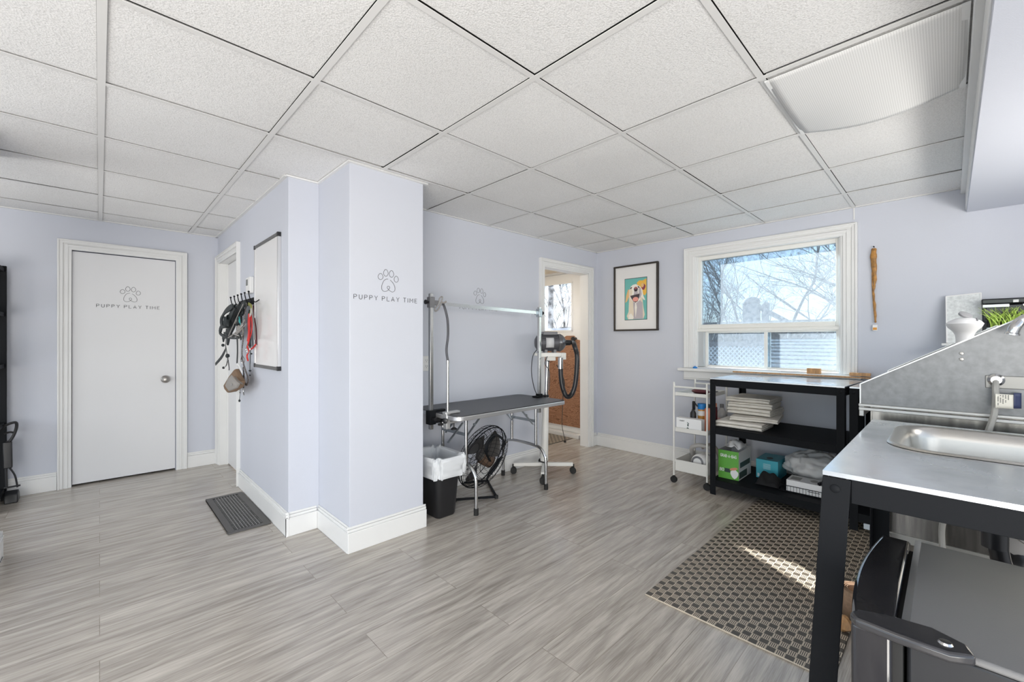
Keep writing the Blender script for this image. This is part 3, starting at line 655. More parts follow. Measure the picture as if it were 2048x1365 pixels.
MB().strap(Q(((502,617),(502,627),(499,632)), .742), .022, .003).build('clear_band', CLEARP, r)
r = thing('retractable_cord', 'thin black toggle cord hanging straight from the rack below the red lead', 'cord', atx(501, 750, .79))
MB().strap(Q(((500,680),(501,705),(500,730),(500,745)), .79), [.010]*10+[.006]*6, .003).ball(atx(500, 742, .79), .009, 8, (1, 2.2, .7)).ball(atx(500, 751, .79), .005).ball(atx(503, 708, .79), .006).build('cord', WEB, r)
# treat pouch
r = thing('treat_pouch', 'grey canvas treat pouch with tan suede base hanging below the leads', 'pouch', atx(465, 785, .72))
P4 = [(473,738),(486,764),(482,775),(468,784),(458,786),(452,779),(450,772),(462,752)]
m_ = MB(); X0, X1_ = .700, .748
def pouch(pts, xa, xb, b):
    A = [atx(px, py, .72) for px, py in pts]; n = len(A); c = sum(A, Vector())/n
    ring = [(xa+.014, 1.0), (xa+.004, .93), (xa, .80)]; ringb = [(xb-.014, 1.0), (xb, .85)]
    vs = []; rings = [(xa, .75), (xa+.006, .95), (xa+.018, 1.0), (xb-.012, 1.0), (xb, .82)]
    for X, s_ in rings:
        for a in A: q = c+(a-c)*s_; vs.append((X, q.y, q.z))
    fs = []
    for i in range(len(rings)-1):
        for k in range(n): l = (k+1) % n; fs.append([i*n+k, i*n+l, i*n+n+l, i*n+n+k])
    fs.append(list(range(n))[::-1]); fs.append([(len(rings)-1)*n+k for k in range(n)]); b.add(vs, fs)
pouch(P4, X0, X1_, m_); m_.build('pouch_body', TAN, r, bevel=.006)
m_ = MB(); pouch([(470,749),(485,768),(480,776),(464,783),(456,772),(462,757)], .692, .712, m_); m_.build('canvas_pocket', GREYC, r, bevel=.003)
MB().strap(Q(((469,754),(476,762),(485,768)), .690), .010, .003).build('pocket_flap', pm('pocket_binding', (.14,.13,.12), .8), r)
p = atx(463.5, 769.5, .690); MB().lathe([(.0045,-.001),(.009,-.001),(.009,.002),(.0045,.002)], p, (-1,0,0)).build('grommet', CHROME, r); MB().cyl(p+Vector((0,0,0)), p+Vector((-.0015,0,0)), .0045).build('grommet_hole', INK, r)
MB().strap(Q(((474,668),(475,700),(474,728)), .745), .026, .004).build('pouch_strap', WEB, r)
MB().strap(Q(((473,730),(477,730),(484,745)), .735), .016, .003).build('white_lining', PAPER, r)
r = thing('dog_lead', 'black lead end with silver trigger clip hanging beside the pouch', 'lead', atx(488, 795, .77))
MB().strap(Q(((487,750),(487,765),(487,777)), .77), .022, .004).build('webbing', WEB, r)
MB().tube(Q(((487,778),(487,785),(488,791)), .77), .0035, 6).ball(atx(487, 780, .77), .006).build('clip', CHROME, r)
r = thing('pull_cord', 'thin black cord with two toggles dangling lowest under the pouch', 'cord', atx(479, 806, .765))
MB().tube(Q(((480,778),(480,790),(479,800)), .765), .002, 6).ball(atx(480, 786, .765), .006, 8, (.6, 2.6, .6)).ball(atx(479, 802, .765), .008, 8, (1,1,1.3)).build('cord', WEB, r)

# ------------------------------------------------------------ floor vent
r = thing('floor_vent', 'grey metal floor grille beside the passage baseboard', 'floor vent', (.68, 3.45, 0))
x0, x1, y0, y1 = .562, .795, 3.05, 3.84; fw = .038
m_ = MB()
for b_ in ((x0, x1, y0, y0+fw), (x0, x1, y1-fw, y1), (x0, x0+fw, y0+fw, y1-fw), (x1-fw, x1, y0+fw, y1-fw)): m_.box(*b_, 0.0005, .008)
m_.build('frame', pm('vent_grey', (.12,.115,.11), .5, metal=.4), r, bevel=.003)
MB().box(x0+fw, x1-fw, y0+fw, y1-fw, .0005, .002).build('duct_opening', DARKV, r)
m_ = MB(); n = 30
for i in range(1, n): yy = y0+fw+(y1-y0-2*fw)*i/n; m_.box(x0+fw, x1-fw, yy-.0022, yy+.0022, .002, .007)
for i in range(1, 9): xx = x0+fw+(x1-x0-2*fw)*i/9; m_.box(xx-.0022, xx+.0022, y0+fw, y1-fw, .002, .0075)
m_.build('grille', pm('vent_bar', (.25,.245,.235), .45, metal=.5), r)

# ------------------------------------------------------------ black shelf, bottle and scooper at the left
r = thing('shelving_unit', 'black metal shelving unit cut off by the left frame edge', 'shelving', (-.85, 4.7, 0))
m_ = MB()
for x in (-1.2, -.525):
    for y in (4.50, 4.86): MB().box(x, x+.030, y, y+.03, 0, 1.735).build('post', BLACKM, r, bevel=.002)
for z in (.06, .55, .98, 1.36, 1.69): MB().box(-1.19, -.505, 4.505, 4.885, z, z+.03).build('shelf', BLACKM, r, bevel=.002)
MB().box(-1.18, -.52, 4.875, 4.885, .06, 1.7).build('back_panel', BLACKM, r)
p = aty(2, 706, 4.49); 
r = thing('spray_bottle', 'pale green and white bottle on the black shelving unit at the left edge', 'bottle', (-.53, 4.56, 1.01))
MB().lathe([(.028,0),(.03,.01),(.03,.11),(.02,.14),(.012,.15),(.012,.165)], (-.527, 4.55, 1.01)).build('bottle', pm('pale_mint', (.62,.75,.72), .4), r)
MB().lathe([(.0305,.03),(.0305,.085)], (-.527, 4.55, 1.01), cap=False).build('bottle_label', PAPER, r)
r = thing('waste_scooper', 'black long-handled jaw scooper leaning by the shelving at the left', 'scooper', (-.45, 4.84, 0))
def A(px, py, Y=4.80): return aty(px, py, Y)
MB().tube(smooth_path([A(7,853), A(22,847), A(32,846), A(33,855), A(28,870), A(19,884), A(12,884)], 6), .009, 8).tube(smooth_path([A(8,868), A(20,865), A(27,866)], 5), .007, 8).build('handle', BLACKP, r)
m_ = MB(); a, b = A(15,884), A(16,937); m_.bar(a, b, .045, .03, (0,1,0)); m_.cyl(A(22,885), A(22,937), .006); m_.build('shaft', BLACKP, r, bevel=.006)
MB().tube(smooth_path([A(20,937), A(30,952), A(35,975)], 6), .0055, 8).tube([A(12,937), A(13,975)], .008, 8).build('linkage', BLACKP, r)
MB().cyl(A(8,977), A(41,971), .0065).build('hinge_rod', BLACKP, r)
a = A(9,980, 4.84)
m_ = MB(); q0, q1 = A(10,978,4.80), A(38,975,4.80)
m_.prism([(4.74,.0),(4.86,.0),(4.85,.055),(4.80,.085),(4.75,.06)], q0.x, q1.x, lambda u, v, h: (h, u, v)); m_.build('jaw', BLACKP, r, bevel=.006)

# ------------------------------------------------------------ grooming table
ZT = .69; gx0, gx1, gy0, gy1 = 1.65, 2.775, 2.20, 2.765
def rrect(x0, x1, y0, y1, r_, n=6):
    out = []
    for cx, cy, a0 in ((x1-r_, y1-r_, 0), (x0+r_, y1-r_, PI/2), (x0+r_, y0+r_, PI), (x1-r_, y0+r_, 1.5*PI)):
        for k in range(n+1): a = a0+PI/2*k/n; out.append((cx+r_*math.cos(a), cy+r_*math.sin(a)))
    return out
idf = lambda a, b, h: (a, b, h)
r = thing('grooming_table', 'folding dog grooming table with black rubber top and chrome legs', 'table', (2.2, 2.48, 0))
MB().prism(rrect(gx0+.004, gx1-.004, gy0+.004, gy1-.004, .056), ZT-.004, ZT+.002, idf).build('tabletop', GREYVINYL, r)
MB().prism(rrect(gx0, gx1, gy0, gy1, .06), ZT-.032, ZT-.003, idf).build('edge_trim', pm('alu_edge', (.72,.72,.73), .3, metal=.8), r, bevel=.004)
for X in (1.83, 2.545):
    yA, yB = 2.235, 2.735; yc, yd = 2.345, 2.625; s_ = 1
    path = [(X, yA, .02), (X, yA, .20), (X, yA+.008, .255), (X, yA+.05, .31), (X, yA+.11, .33), (X, (yA+yB)/2, .335), (X, yB-.11, .33), (X, yB-.05, .31), (X, yB-.008, .255), (X, yB, .20), (X, yB, .02)]
    sp = [Vector(p) for p in path[:2]]+smooth_path(path[1:-1], 5)[1:]+[Vector(path[-1])]
    MB().tube(sp, .0125, 12).build('lower_leg_frame', CHROME, r)
    for y in (yc, yd): MB().cyl((X, y, .33), (X, y, ZT-.03), .0115).build('leg', CHROME, r)
    for y in (yA, yB): MB().cyl((X, y, 0), (X, y, .045), .0165).build('rubber_foot', RUBBER, r)
    MB().bar((X-.008, yc, .53), (X-.008, yd, .53), .004, .022).build('cross_bar', ZINC, r)
    sgn = 1 if X < 2.2 else -1
    for y in (yc+.02, yd-.02):
        MB().bar((X+sgn*.012, y, .50), (X+sgn*.17, y, ZT-.035), .004, .020, (0,1,0)).cyl((X+sgn*.09, y-.006, .585), (X+sgn*.09, y+.006, .585), .008).build('brace', ZINC, r)
    if X < 2.2:
        MB().bar((X-.012, yc+.02, .61), (X-.14, yc+.02, ZT-.20), .004, .020, (0,1,0)).build('brace', ZINC, r)
# H frame arms
GA = pm('alu_post', (.60,.60,.59), .25, metal=.95)
r = thing('overhead_grooming_frame', 'tall overhead H-shaped grooming frame clamped across the table ends', 'grooming arm', (2.2, 2.48, .69))
lx, ly = 1.628, 2.475; rx, ry = 2.752, 2.495
MB().box(lx-.0125, lx+.0125, ly-.0125, ly+.0125, .575, 1.505).build('post', GA, r, bevel=.002)
MB().box(rx-.0125, rx+.0125, ry-.0125, ry+.0125, .555, 1.475).build('post', GA, r, bevel=.002)
MB().bar((lx+.02, ly-.005, 1.44), (rx-.015, ry-.005, 1.425), .010, .024).build('crossbar', GA, r)
for (x, y, z) in ((lx, ly, 1.445), (rx, ry, 1.425)):
    s_ = 1 if x < 2 else -1
    MB().box(x-.020, x+.020, y-.020, y+.020, z-.036, z+.036).box(min(x+s_*.018, x+s_*.055), max(x+s_*.018, x+s_*.055), y-.012, y+.008, z-.018, z+.015).build('bracket', GREYP if x < 2 else ZINC, r, bevel=.003)
    MB().cyl((x-s_*.02, y, z), (x-s_*.042, y, z), .009).cyl((x-s_*.036, y, z), (x-s_*.046, y, z), .016, n=8).build('knob', BLACKP, r)
m_ = MB().box(lx-.024, lx+.024, ly-.028, ly+.028, .61, .705).box(lx, lx+.11, ly-.018, ly+.018, ZT+.003, ZT+.016).box(lx, lx+.11, ly-.018, ly+.018, .615, .633); m_.build('clamp', BLACKM, r, bevel=.003)
m_ = MB().cyl((lx+.08, ly, .60), (lx+.08, ly, .657), .005).cyl((lx+.08, ly, .592), (lx+.08, ly, .604), .020, n=10).cyl((lx+.0, ly-.03, .65), (lx+.0, ly-.06, .65), .014, n=8).cyl((lx+.04, ly-.018, .64), (lx+.04, ly-.035, .64), .016, n=8); m_.build('clamp_screw', BLACKP, r)
m_ = MB().box(rx-.06, rx+.06, ry-.03, ry+.03, ZT+.003, ZT+.014).box(rx-.022, rx+.022, ry-.022, ry+.022, ZT+.012, ZT+.03).box(rx-.03, rx+.02, ry-.02, ry+.02, ZT-.055, ZT-.034); m_.build('clamp', BLACKM, r, bevel=.003)
# gooseneck arm + loop
r = thing('gooseneck_stand', 'slim round gooseneck arm clamped on the table front corner', 'grooming arm', (1.675, 2.34, .69))
ax_, ay_ = 1.668, 2.335
pp = [(ax_, ay_, .60), (ax_, ay_, 1.04)]
MB().cyl(*pp, .0085).cyl((ax_, ay_, 1.03), (ax_, ay_, 1.05), .0105).build('post', GA, r)
D0 = 2.84
gn = [(ax_, ay_, 1.05), atd(893, 700, D0), atd(896, 670, D0), atd(895, 640, D0-.02), atd(890, 618, D0-.03), atd(886, 608, D0-.02)]
MB().tube(smooth_path(gn, 8), .0085, 10).build('gooseneck', pm('gooseneck', (.10,.10,.11), .35, metal=.5, bump=.6, bs=300), r)
MB().box(ax_-.03, ax_+.09, ay_-.018, ay_+.02, ZT+.003, ZT+.018).box(ax_-.024, ax_+.006, ay_-.02, ay_+.02, .595, .705).box(ax_-.02, ax_+.07, ay_-.016, ay_+.016, .628, .642).build('clamp', pm('cast_alu', (.6,.6,.6), .4, metal=.7), r, bevel=.003)
MB().cyl((ax_+.05, ay_, .585), (ax_+.05, ay_, .655), .005).lathe([(.004,.0),(.020,.002),(.022,.010),(.010,.018)], (ax_+.05, ay_, .578), n=6).lathe([(.004,.0),(.019,.002),(.02,.012),(.008,.018)], (ax_-.024, ay_-.01, .652), (-1,-.5,0), n=6).build('clamp_screw', BLACKP, r)
r = thing('quick_release_clip', 'grey metal looped noose clip hanging at the top of the left post', 'clip', atd(880, 605, 2.86))
MB().tube(smooth_path([atd(883, 594, 2.8), atd(879, 598, 2.8), atd(877, 608, 2.8), atd(870, 618, 2.8), atd(871, 623, 2.8), atd(877, 618, 2.8), atd(882, 606, 2.8), atd(885, 596, 2.8)], 6, True), .0045, 8, True).tube([atd(882, 605, 2.8), atd(888, 606, 2.8), atd(893, 603, 2.8)], .006).build('clip', NICKEL, r)

# ------------------------------------------------------------ waste bin
r = thing('waste_bin', 'black plastic waste bin with white liner beside the column', 'bin', (1.675, 2.46, 0))
def rr_ring(cx, cy, hx, hy, rad, z, n=6): return [(x, y, z) for x, y in rrect(cx-hx, cx+hx, cy-hy, cy+hy, rad, n)]
m_ = MB(); cx, cy = 1.675, 2.47; rings = [(.072,.115,.03,0), (.078,.122,.035,.012), (.098,.150,.04,.33), (.104,.156,.042,.385), (.108,.16,.042,.395)]
vs = []; n = 28
for hx, hy, rad, z in rings: vs += rr_ring(cx, cy, hx, hy, rad, z)
fs = [[i*n+k, i*n+(k+1) % n, i*n+n+(k+1) % n, i*n+n+k] for i in range(4) for k in range(n)]+[list(range(n))[::-1]]
m_.add(vs, fs); m_.build('bin_body', BLACKP, r)
def lin(u, v):   # v 0 inside bottom .. 1 outside hem
    prof = [(.078,.122,.10), (.090,.140,.26), (.098,.150,.37), (.106,.158,.408), (.118,.170,.412), (.127,.180,.395), (.128,.181,.36), (.124,.177,.315), (.120,.172,.275)]
    f = v*(len(prof)-1); i = min(int(f), len(prof)-2); t_ = f-i; hx, hy, z = [prof[i][k]*(1-t_)+prof[i+1][k]*t_ for k in range(3)]
    R_ = rrect(-hx, hx, -hy, hy, .05, 16); L_ = len(R_); g = (u % 1)*L_; a = int(g) % L_; b_ = (a+1) % L_; w = g-int(g)
    x = R_[a][0]*(1-w)+R_[b_][0]*w; y = R_[a][1]*(1-w)+R_[b_][1]*w
    cu, su = math.cos(2*PI*u), math.sin(2*PI*u)
    k = noise.noise(Vector((cu*4, su*4, v*4)))*.5+noise.noise(Vector((cu*14, su*14, v*5)))*.35+abs(noise.noise(Vector((cu*8+5, su*8, v*9))))*.5
    amp = .018 if v > .45 else .012
    d_ = (k if v > .45 else k*.8-.3)*amp+(.004 if v > .45 else -.004)
    l_ = math.hypot(x, y)
    return (cx+x*(1+d_/l_), cy+y*(1+d_/l_), z+.026*noise.noise(Vector((cu*2, su*2, 3)))*(v > .3)+.012*noise.noise(Vector((cu*7, su*7, 9)))*(v > .8))
MB().grid(lin, 170, 40).build('bin_liner', LINER, r, ang=80)

# ------------------------------------------------------------ floor fan
r = thing('floor_fan', 'round black wire cage floor fan under the grooming table', 'fan', (2.08, 2.46, 0))
Rv = Vector((math.sin(TH), -math.cos(TH), 0)); Fv = Vector((math.cos(TH), math.sin(TH), 0)); Up = Vector((0, 0, 1))
al = math.radians(51); sp_, cp_ = .40, math.sqrt(1-.40**2)
ea = Rv*math.cos(al)+Up*math.sin(al); en = (-Rv*math.sin(al)+Up*math.cos(al))*cp_-Fv*sp_; eb = ea.cross(en).normalized()
C0 = atd(963, 912, 3.16); RF = .243
def ring(rad, off, w, mb, n=40): mb.tube([C0+en*off+ea*(rad*math.cos(2*PI*k/n))+eb*(rad*math.sin(2*PI*k/n)) for k in range(n)], w, 6, True)
for side, nm in ((1, 'front_cage'), (-1, 'rear_cage')):
    m_ = MB(); dep = .075
    for q in (1.0, .92, .78, .60, .42, .25): ring(RF*q, side*(dep*(math.sqrt(max(0, 1-q**6)))*.9+.012), .0016 if q < 1 else .004, m_)
    for k in range(44):
        a = 2*PI*k/44; dirv = ea*math.cos(a)+eb*math.sin(a); pts = []
        for q in (1.0, .97, .92, .84, .7, .5, .25): pts.append(C0+dirv*(RF*q)+en*(side*(dep*(math.sqrt(max(0, 1-q**6)))*.9+.010)))
        m_.tube(pts, .0011, 4, cap=False)
    m_.build(nm, BLACKM, r)
MB().lathe([(.02,-.10),(.05,-.095),(.055,-.04),(.055,-.005),(.03,.01)], C0, en).build('motor', pm('motor_brown', (.12,.075,.05), .5), r)
m_ = MB().lathe([(.0,0),(.045,.002),(.045,.02),(.02,.03)], C0+en*.0, en)
for k in range(3):
    a0 = 2*PI*k/3
    def bl(u, v, a0=a0): a = a0+v*1.1-.1; rad = .045+u*.165; return C0+(ea*math.cos(a)+eb*math.sin(a))*rad+en*(.012+(.5-v)*.05)
    m_.grid(bl, 6, 8)
m_.build('blade', pm('blade_grey', (.07,.065,.06), .4), r, solid=.002)
MB().lathe([(.0,.0),(.030,.0),(.030,.003)], C0-en*.102, -en).build('badge', ORANGE, r)
# stand: two side arms and a base tube
lft, rgt = C0-eb*0+Vector((0,0,0)), C0
bx = atz(910, 1000, .012); b2 = atz(993, 994, .012); b3 = atz(975, 962, .012); b4 = atz(905, 968, .012)
MB().tube(smooth_path([C0+eb*(.255), atd(1003, 915, 3.02), atd(982, 940, 3.02), b3+Vector((0,0,.02)), b3, b2], 6), .009, 8).tube([b2, bx], .0095, 8).tube([b3, b4], .0095, 8).tube(smooth_path([atd(990, 872, 3.05), atd(976, 890, 3.0), atd(974, 905, 3.0)], 5), .008).build('stand', BLACKM, r)
MB().tube(smooth_path([C0-en*.09+eb*.02, atd(972, 905, 3.0), atd(975, 885, 3.0), atd(990, 870, 3.02), atd(1007, 882, 3.04), atd(1003, 900, 3.05)], 6), .0085, 8).build('yoke', BLACKM, r)
for q in (b2, bx): MB().cyl(q-Vector((0,0,.012)), q+Vector((0,0,.010)), .013).build('rubber_foot', RUBBER, r)

# ------------------------------------------------------------ stand dryer
r = thing('stand_dryer', 'grey motor pet dryer with black hose on a white wheeled stand', 'dryer', (2.82, 2.52, 0))
bc = Vector((2.84, 2.515, .085))
ends = [Vector((3.02, 2.335, .085)), Vector((2.64, 2.70, .085)), Vector((2.615, 2.33, .085)), Vector((3.03, 2.72, .085))]
m_ = MB()
for e_ in ends: m_.bar(bc, e_, .035, .030)
m_.build('base_frame', WHITEM, r, bevel=.004)
for e_ in ends: 
    MB().cyl(e_+Vector((-.012, -.012, -.055)), e_+Vector((.012, .012, -.055)), .028).cyl(e_+Vector((0,0,-.03)), e_+Vector((0,0,0)), .012).build('caster', RUBBER, r)
MB().box(bc.x-.022, bc.x+.022, bc.y-.022, bc.y+.022, .06, .15).build('hub_block', BLACKP, r, bevel=.004)
top = Vector((2.87, 2.50, 1.06))
MB().tube([bc+Vector((0,0,.03)), (2.855, 2.508, .68)], [.034, .027], 18).build('lower_pole', WHITEM, r)
MB().tube([(2.855, 2.508, .66), top], .0165, 16).build('upper_pole', CHROME, r)
MB().cyl((2.856, 2.507, .66), (2.857, 2.507, .70), .024).build('collar', BLACKP, r)
M0 = Vector((2.895, 2.475, 1.165)); dm = Vector((.80, -.60, 0)).normalized()
MB().lathe([(.0,-.155),(.035,-.152),(.062,-.135),(.068,-.115),(.070,-.10)], M0, dm).lathe([(.069,-.10),(.073,-.098),(.073,.05),(.069,.052)], M0, dm).build('motor_housing', pm('motor_grey', (.10,.10,.11), .42, metal=.3), r)
m_ = MB()
for k in range(24):
    a = 2*PI*k/24; a_, b__, d_ = axes(dm); o_ = a_*math.cos(a)+b__*math.sin(a); m_.bar(M0+dm*(-.095)+o_*.074, M0+dm*.045+o_*.074, .003, .006, o_)
m_.build('cooling_fins', pm('motor_fin', (.08,.08,.09), .45, metal=.3), r)
MB().lathe([(.069,.05),(.079,.052),(.080,.075),(.066,.10),(.045,.118),(.026,.125),(.022,.125)], M0, dm).build('end_bell', pm('bell_grey', (.17,.17,.18), .25, metal=.6), r)
a_, b__, d_ = axes(dm); Mx = Matrix((( dm.x, a_.x, 0, M0.x), (dm.y, a_.y, 0, M0.y), (0, 0, 1, M0.z), (0,0,0,1)))
MB().box(-.085, .045, -.045, .045, .068, .098, Mx).build('switch_box', GREYP, r, bevel=.006)
sd = -1 if a_.dot(Fv) > 0 else 1
m_ = MB(); fr = a_*sd
def lab(u, v): an = (v-.5)*1.2; return M0+dm*(-.065+u*.07)+fr*(math.cos(an)*.0785)+Up*(math.sin(an)*.0785)
m_.grid(lab, 2, 8).build('rating_plate', pm('plate_alu', (.55,.55,.56), .4), r, solid=.001)
MB().box(-.11, .075, -.055, .055, -.125, -.088, Mx).box(.07, .12, -.04, .05, -.15, -.09, Mx).box(-.16, -.11, -.05, .05, -.115, -.09, Mx).box(-.05, .03, -.03, .03, -.16, -.12, Mx).build('cradle', WHITEM, r, bevel=.004)
m_ = MB()
for x in (-.06, .02): m_.box(x-.012, x+.012, -.05, .05, -.09, -.06, Mx)
m_.build('motor_foot', GREYP, r, bevel=.002)
MB().lathe([(.003,0),(.013,.001),(.013,.014),(.004,.018)], top+Vector((0,0,-.05))-Fv*.016, -Fv+Rv*.7).build('height_knob', BLACKP, r)
D1 = 3.66
q0 = M0+dm*.12
m_ = MB().cyl(q0, q0+dm*.05, .026, .024)
hp = smooth_path([q0+dm*.03, q0+dm*.075, atd(1149, 692, D1), atd(1154, 712, D1), atd(1153, 745, D1), atd(1149, 775, D1), atd(1141, 792, D1), atd(1132, 792, D1), atd(1125, 775, D1), atd(1122, 755, D1), atd(1121, 735, D1)], 14)
m_.tube(hp, [.0195+.0018*(i % 2) for i in range(len(hp))], 12); m_.build('air_hose', BLACKP, r)
MB().cyl(atd(1121, 738, D1), atd(1121, 716, D1), .022).build('nozzle', CHROME, r)
MB().tube(smooth_path([M0+dm*(-.12)+Vector((0,0,-.05)), atd(1066, 712, D1), atd(1063, 745, D1), atd(1068, 775, D1), atd(1073, 788, D1+.02)], 8), .0035, 6).tube(smooth_path([M0+dm*(-.02)+Vector((0,0,-.09)), atd(1090, 726, D1), atd(1098, 742, D1), atd(1099, 760, D1), atd(1098, 780, D1)], 8), .0035, 6).build('power_cord', BLACKP, r)
pl_ = atz(1130, 884, .006)
MB().tube(smooth_path([atd(1113, 730, D1), atd(1121, 745, D1), atd(1129, 765, D1), atd(1126, 790, D1), atd(1125, 820, D1+.3), atd(1124, 850, 4.6), atd(1128, 873, 4.9), pl_+Vector((-.02,-.02,.01)), pl_], 10), .0035, 6).ball(pl_, .014, 8, (1.5,1,.8)).build('plug_cord', BLACKP, r)

# ------------------------------------------------------------ black work benches by the window
def bench(name, lab, L, Dp, H, loc, rz, tops, shelves=(.117, .519), group=None, splay=0):
    r = thing(name, lab, 'work table', loc, rz, group); M = WM[r.name]
    def B(*a): return MB().box(*a, M=M)
    B(0, Dp, -L, 0, H-.010, H).build('steel_top', tops, r, bevel=.0015)
    e = .043
    ap = MB()
    for a in ((.002, .006, -L+e, -e), (Dp-.006, Dp-.002, -L+e, -e), (e, Dp-e, -L+.002, -L+.006), (e, Dp-e, -.006, -.002)): ap.box(*a, H-.062, H-.010, M)
    ap.build('apron', BLACKM, r, bevel=.001)
    for i, (x, y, sx, sy) in enumerate(((0, 0, 1, -1), (0, -L, 1, 1), (Dp, 0, -1, -1), (Dp, -L, -1, 1))):
        lg = MB(); ox, oy = -sx*splay, -sy*splay
        def pr(pts):
            n = len(pts); vs = [M @ Vector((x+sx*a+ox, y+sy*b+oy, 0)) for a, b in pts]+[M @ Vector((x+sx*a, y+sy*b, H-.012)) for a, b in pts]
            lg.add(vs, [list(range(n))[::-1], [n+k for k in range(n)]]+[[k, (k+1) % n, n+(k+1) % n, n+k] for k in range(n)])
        pr([(0,0),(e,0),(e,.003),(.003,.003),(.003,e),(0,e)])
        lo = lg.build('leg', BLACKM, r, bevel=.001)
        bt = MB()
        for zb in (H-.035,): 
            c_ = M @ Vector((x+sx*.0, y+sy*e/2, zb)); d_ = (M.to_3x3() @ Vector((-sx, 0, 0))); bt.lathe([(.0,.0),(.010,.0),(.010,.002),(.007,.004),(.0,.0045)], c_, d_, n=12)
            c_ = M @ Vector((x+sx*e/2, y, zb)); d_ = (M.to_3x3() @ Vector((0, -sy, 0))); bt.lathe([(.0,.0),(.010,.0),(.010,.002),(.007,.004),(.0,.0045)], c_, d_, n=12)
        bt.build('bolt', BLACKM, lo)
    for z in shelves:
        s_ = MB().box(.004, Dp-.004, -L+.004, -.004, z-.004, z, M)
        for a in ((.004, .008, -L+.004, -.004), (Dp-.008, Dp-.004, -L+.004, -.004), (.004, Dp-.004, -L+.004, -L+.008), (.004, Dp-.004, -.008, -.004)): s_.box(*a, z-.052, z, M)
        s_.build('shelf', BLACKM, r, bevel=.001)
    return r
rz0 = math.radians(3.0)
bench('work_table', 'black metal work table with steel top and two shelves under the window', .835, .60, .895, (3.385, 1.292, 0), -rz0, STEELTOP)
rz1 = math.radians(2)
bench('work_table', 'second black steel-topped table touching the window table on its right', .60, .60, .895, (3.352, .437, 0), -rz1, STEELTOP)
# strip of wood behind, blocks on the sill
tag(MB().box(3.995, 4.030, .40, 1.33, .905, .915).build('wood_batten', WOODY), 'long thin wooden batten lying behind the window table top', 'batten')
tag(MB().box(4.012, 4.052, .700, .790, .9225, .965).build('wood_block', WOODY, bevel=.002), 'small orange-brown wood block on the window sill', 'block')
tag(MB().box(3.985, 4.035, .40, .52, .9225, .945).build('wood_offcut', WOODY, bevel=.002), 'flat wood offcut lying at the right end of the window sill', 'block')
r = thing('blue_bottlecap', 'small blue plastic stopper at the left end of the window sill', 'bottlecap', (4.03, 1.68, .922))  # loose blue bottle cap
MB().lathe([(.018,0),(.02,.003),(.02,.012),(.012,.016)], (4.03, 1.675, .922)).build('cap', SKYB, r); MB().cyl((4.03, 1.675, .937), (4.03, 1.675, .945), .006).build('tip', SKYB, r)

# towels
def towel(x0, x1, y0, y1, z, p, n, seed, lab, yaw=0):   # cloth folded over n times, pitch p
    cx, cy = (x0+x1)/2, (y0+y1)/2; path = []; rad = p/2; A, B = -(x1-x0)/2+rad, (x1-x0)/2-rad
    for k in range(n):
        zz = z+rad+k*p; a, b = (B, A) if k % 2 == 0 else (A, B)
        for t_ in range(11): path.append((a+(b-a)*t_/10, zz))
        if k < n-1:
            sg = -1 if k % 2 == 0 else 1
            for q in range(1, 6): an = PI*q/6; path.append((b+sg*math.sin(an)*rad*1.25, zz+rad-math.cos(an)*rad))
    m = len(path)-1; hy = (y1-y0)/2
    def fn(u, v):
        i = min(int(round(u*m)), m); x, zc = path[i]; y = (v-.5)*2*hy; k = (zc-z)/p
        e = noise.noise(Vector((x*5+seed, k*.8, seed)))*.012
        y *= 1+e*1.5; x2 = x+noise.noise(Vector((y*7+seed, k*.9, 4)))*.010
        zn = noise.noise(Vector((x*7+seed, y*7, 1)))*.006+noise.noise(Vector((x*22, y*22+seed, 2)))*.002
        edge = -.004*abs((v-.5)*2)**8
        return (cx+x2*math.cos(yaw)-y*math.sin(yaw), cy+x2*math.sin(yaw)+y*math.cos(yaw), zc+zn*min(1, k)*.8+.002+edge*min(1, k))
    return tag(MB().grid(fn, m, 30).build('folded_towel', TOWEL, ang=80, solid=p*.82), lab, 'towel', 'folded towels on the middle shelf')
random.seed(3)
ZS = .519
towel(3.43, 3.72, .945, 1.265, ZS, .0125, 4, 1, 'thick cream folded towel at the bottom front of the stack')
towel(3.50, 3.90, .895, 1.21, ZS+.053, .0095, 3, 2, 'cream towel with dark stitched hem lying askew on the bottom towel', .14)
towel(3.61, 3.92, .93, 1.235, ZS+.086, .013, 4, 5, 'cream folded towel in the middle of the stack on the shelf', -.05)
towel(3.60, 3.91, .935, 1.24, ZS+.141, .0125, 3, 8, 'cream folded towel second from the top of the stack', .05)
towel(3.60, 3.92, .94, 1.245, ZS+.181, .012, 3, 11, 'greyish cream towel on the very top of the stack', -.02)

# things on the lower shelf
ZL = .118
r = thing('wipes_box', 'green and white carton reading GRAB-A-BAG, torn open, on the bottom shelf', 'carton', (3.60, 1.19, ZL))
bxx0, bxx1, byy0, byy1, bh = 3.475, 3.76, 1.115, 1.262, .225
m_ = MB().box(bxx0, bxx1, byy0, byy1, ZL, ZL+bh*.96); m_.f.pop(1); m_.m.pop(1); m_.mat(1)
m_.build('carton', [PAPER], r)
fy = lambda u, v, h: (bxx0-.0008-h, (byy0+byy1)/2-u, v)
MB().box(bxx0-.001, bxx0, byy0, byy1, ZL, ZL+bh*.96).build('front_panel', GREEN, r)
letters('GRAB-A-BAG', .115, .022, lambda u, v, h: fy(u, ZL+.165+v, h), .0022, .25).build('carton_lettering', PAPER, r)
letters('80', .030, .022, lambda u, v, h: fy(u-.048, ZL+.055+v, h), .0028, .25).box(bxx0-.002, bxx0-.001, 0, 0, 0, 0).build('carton_number', PAPER, r)
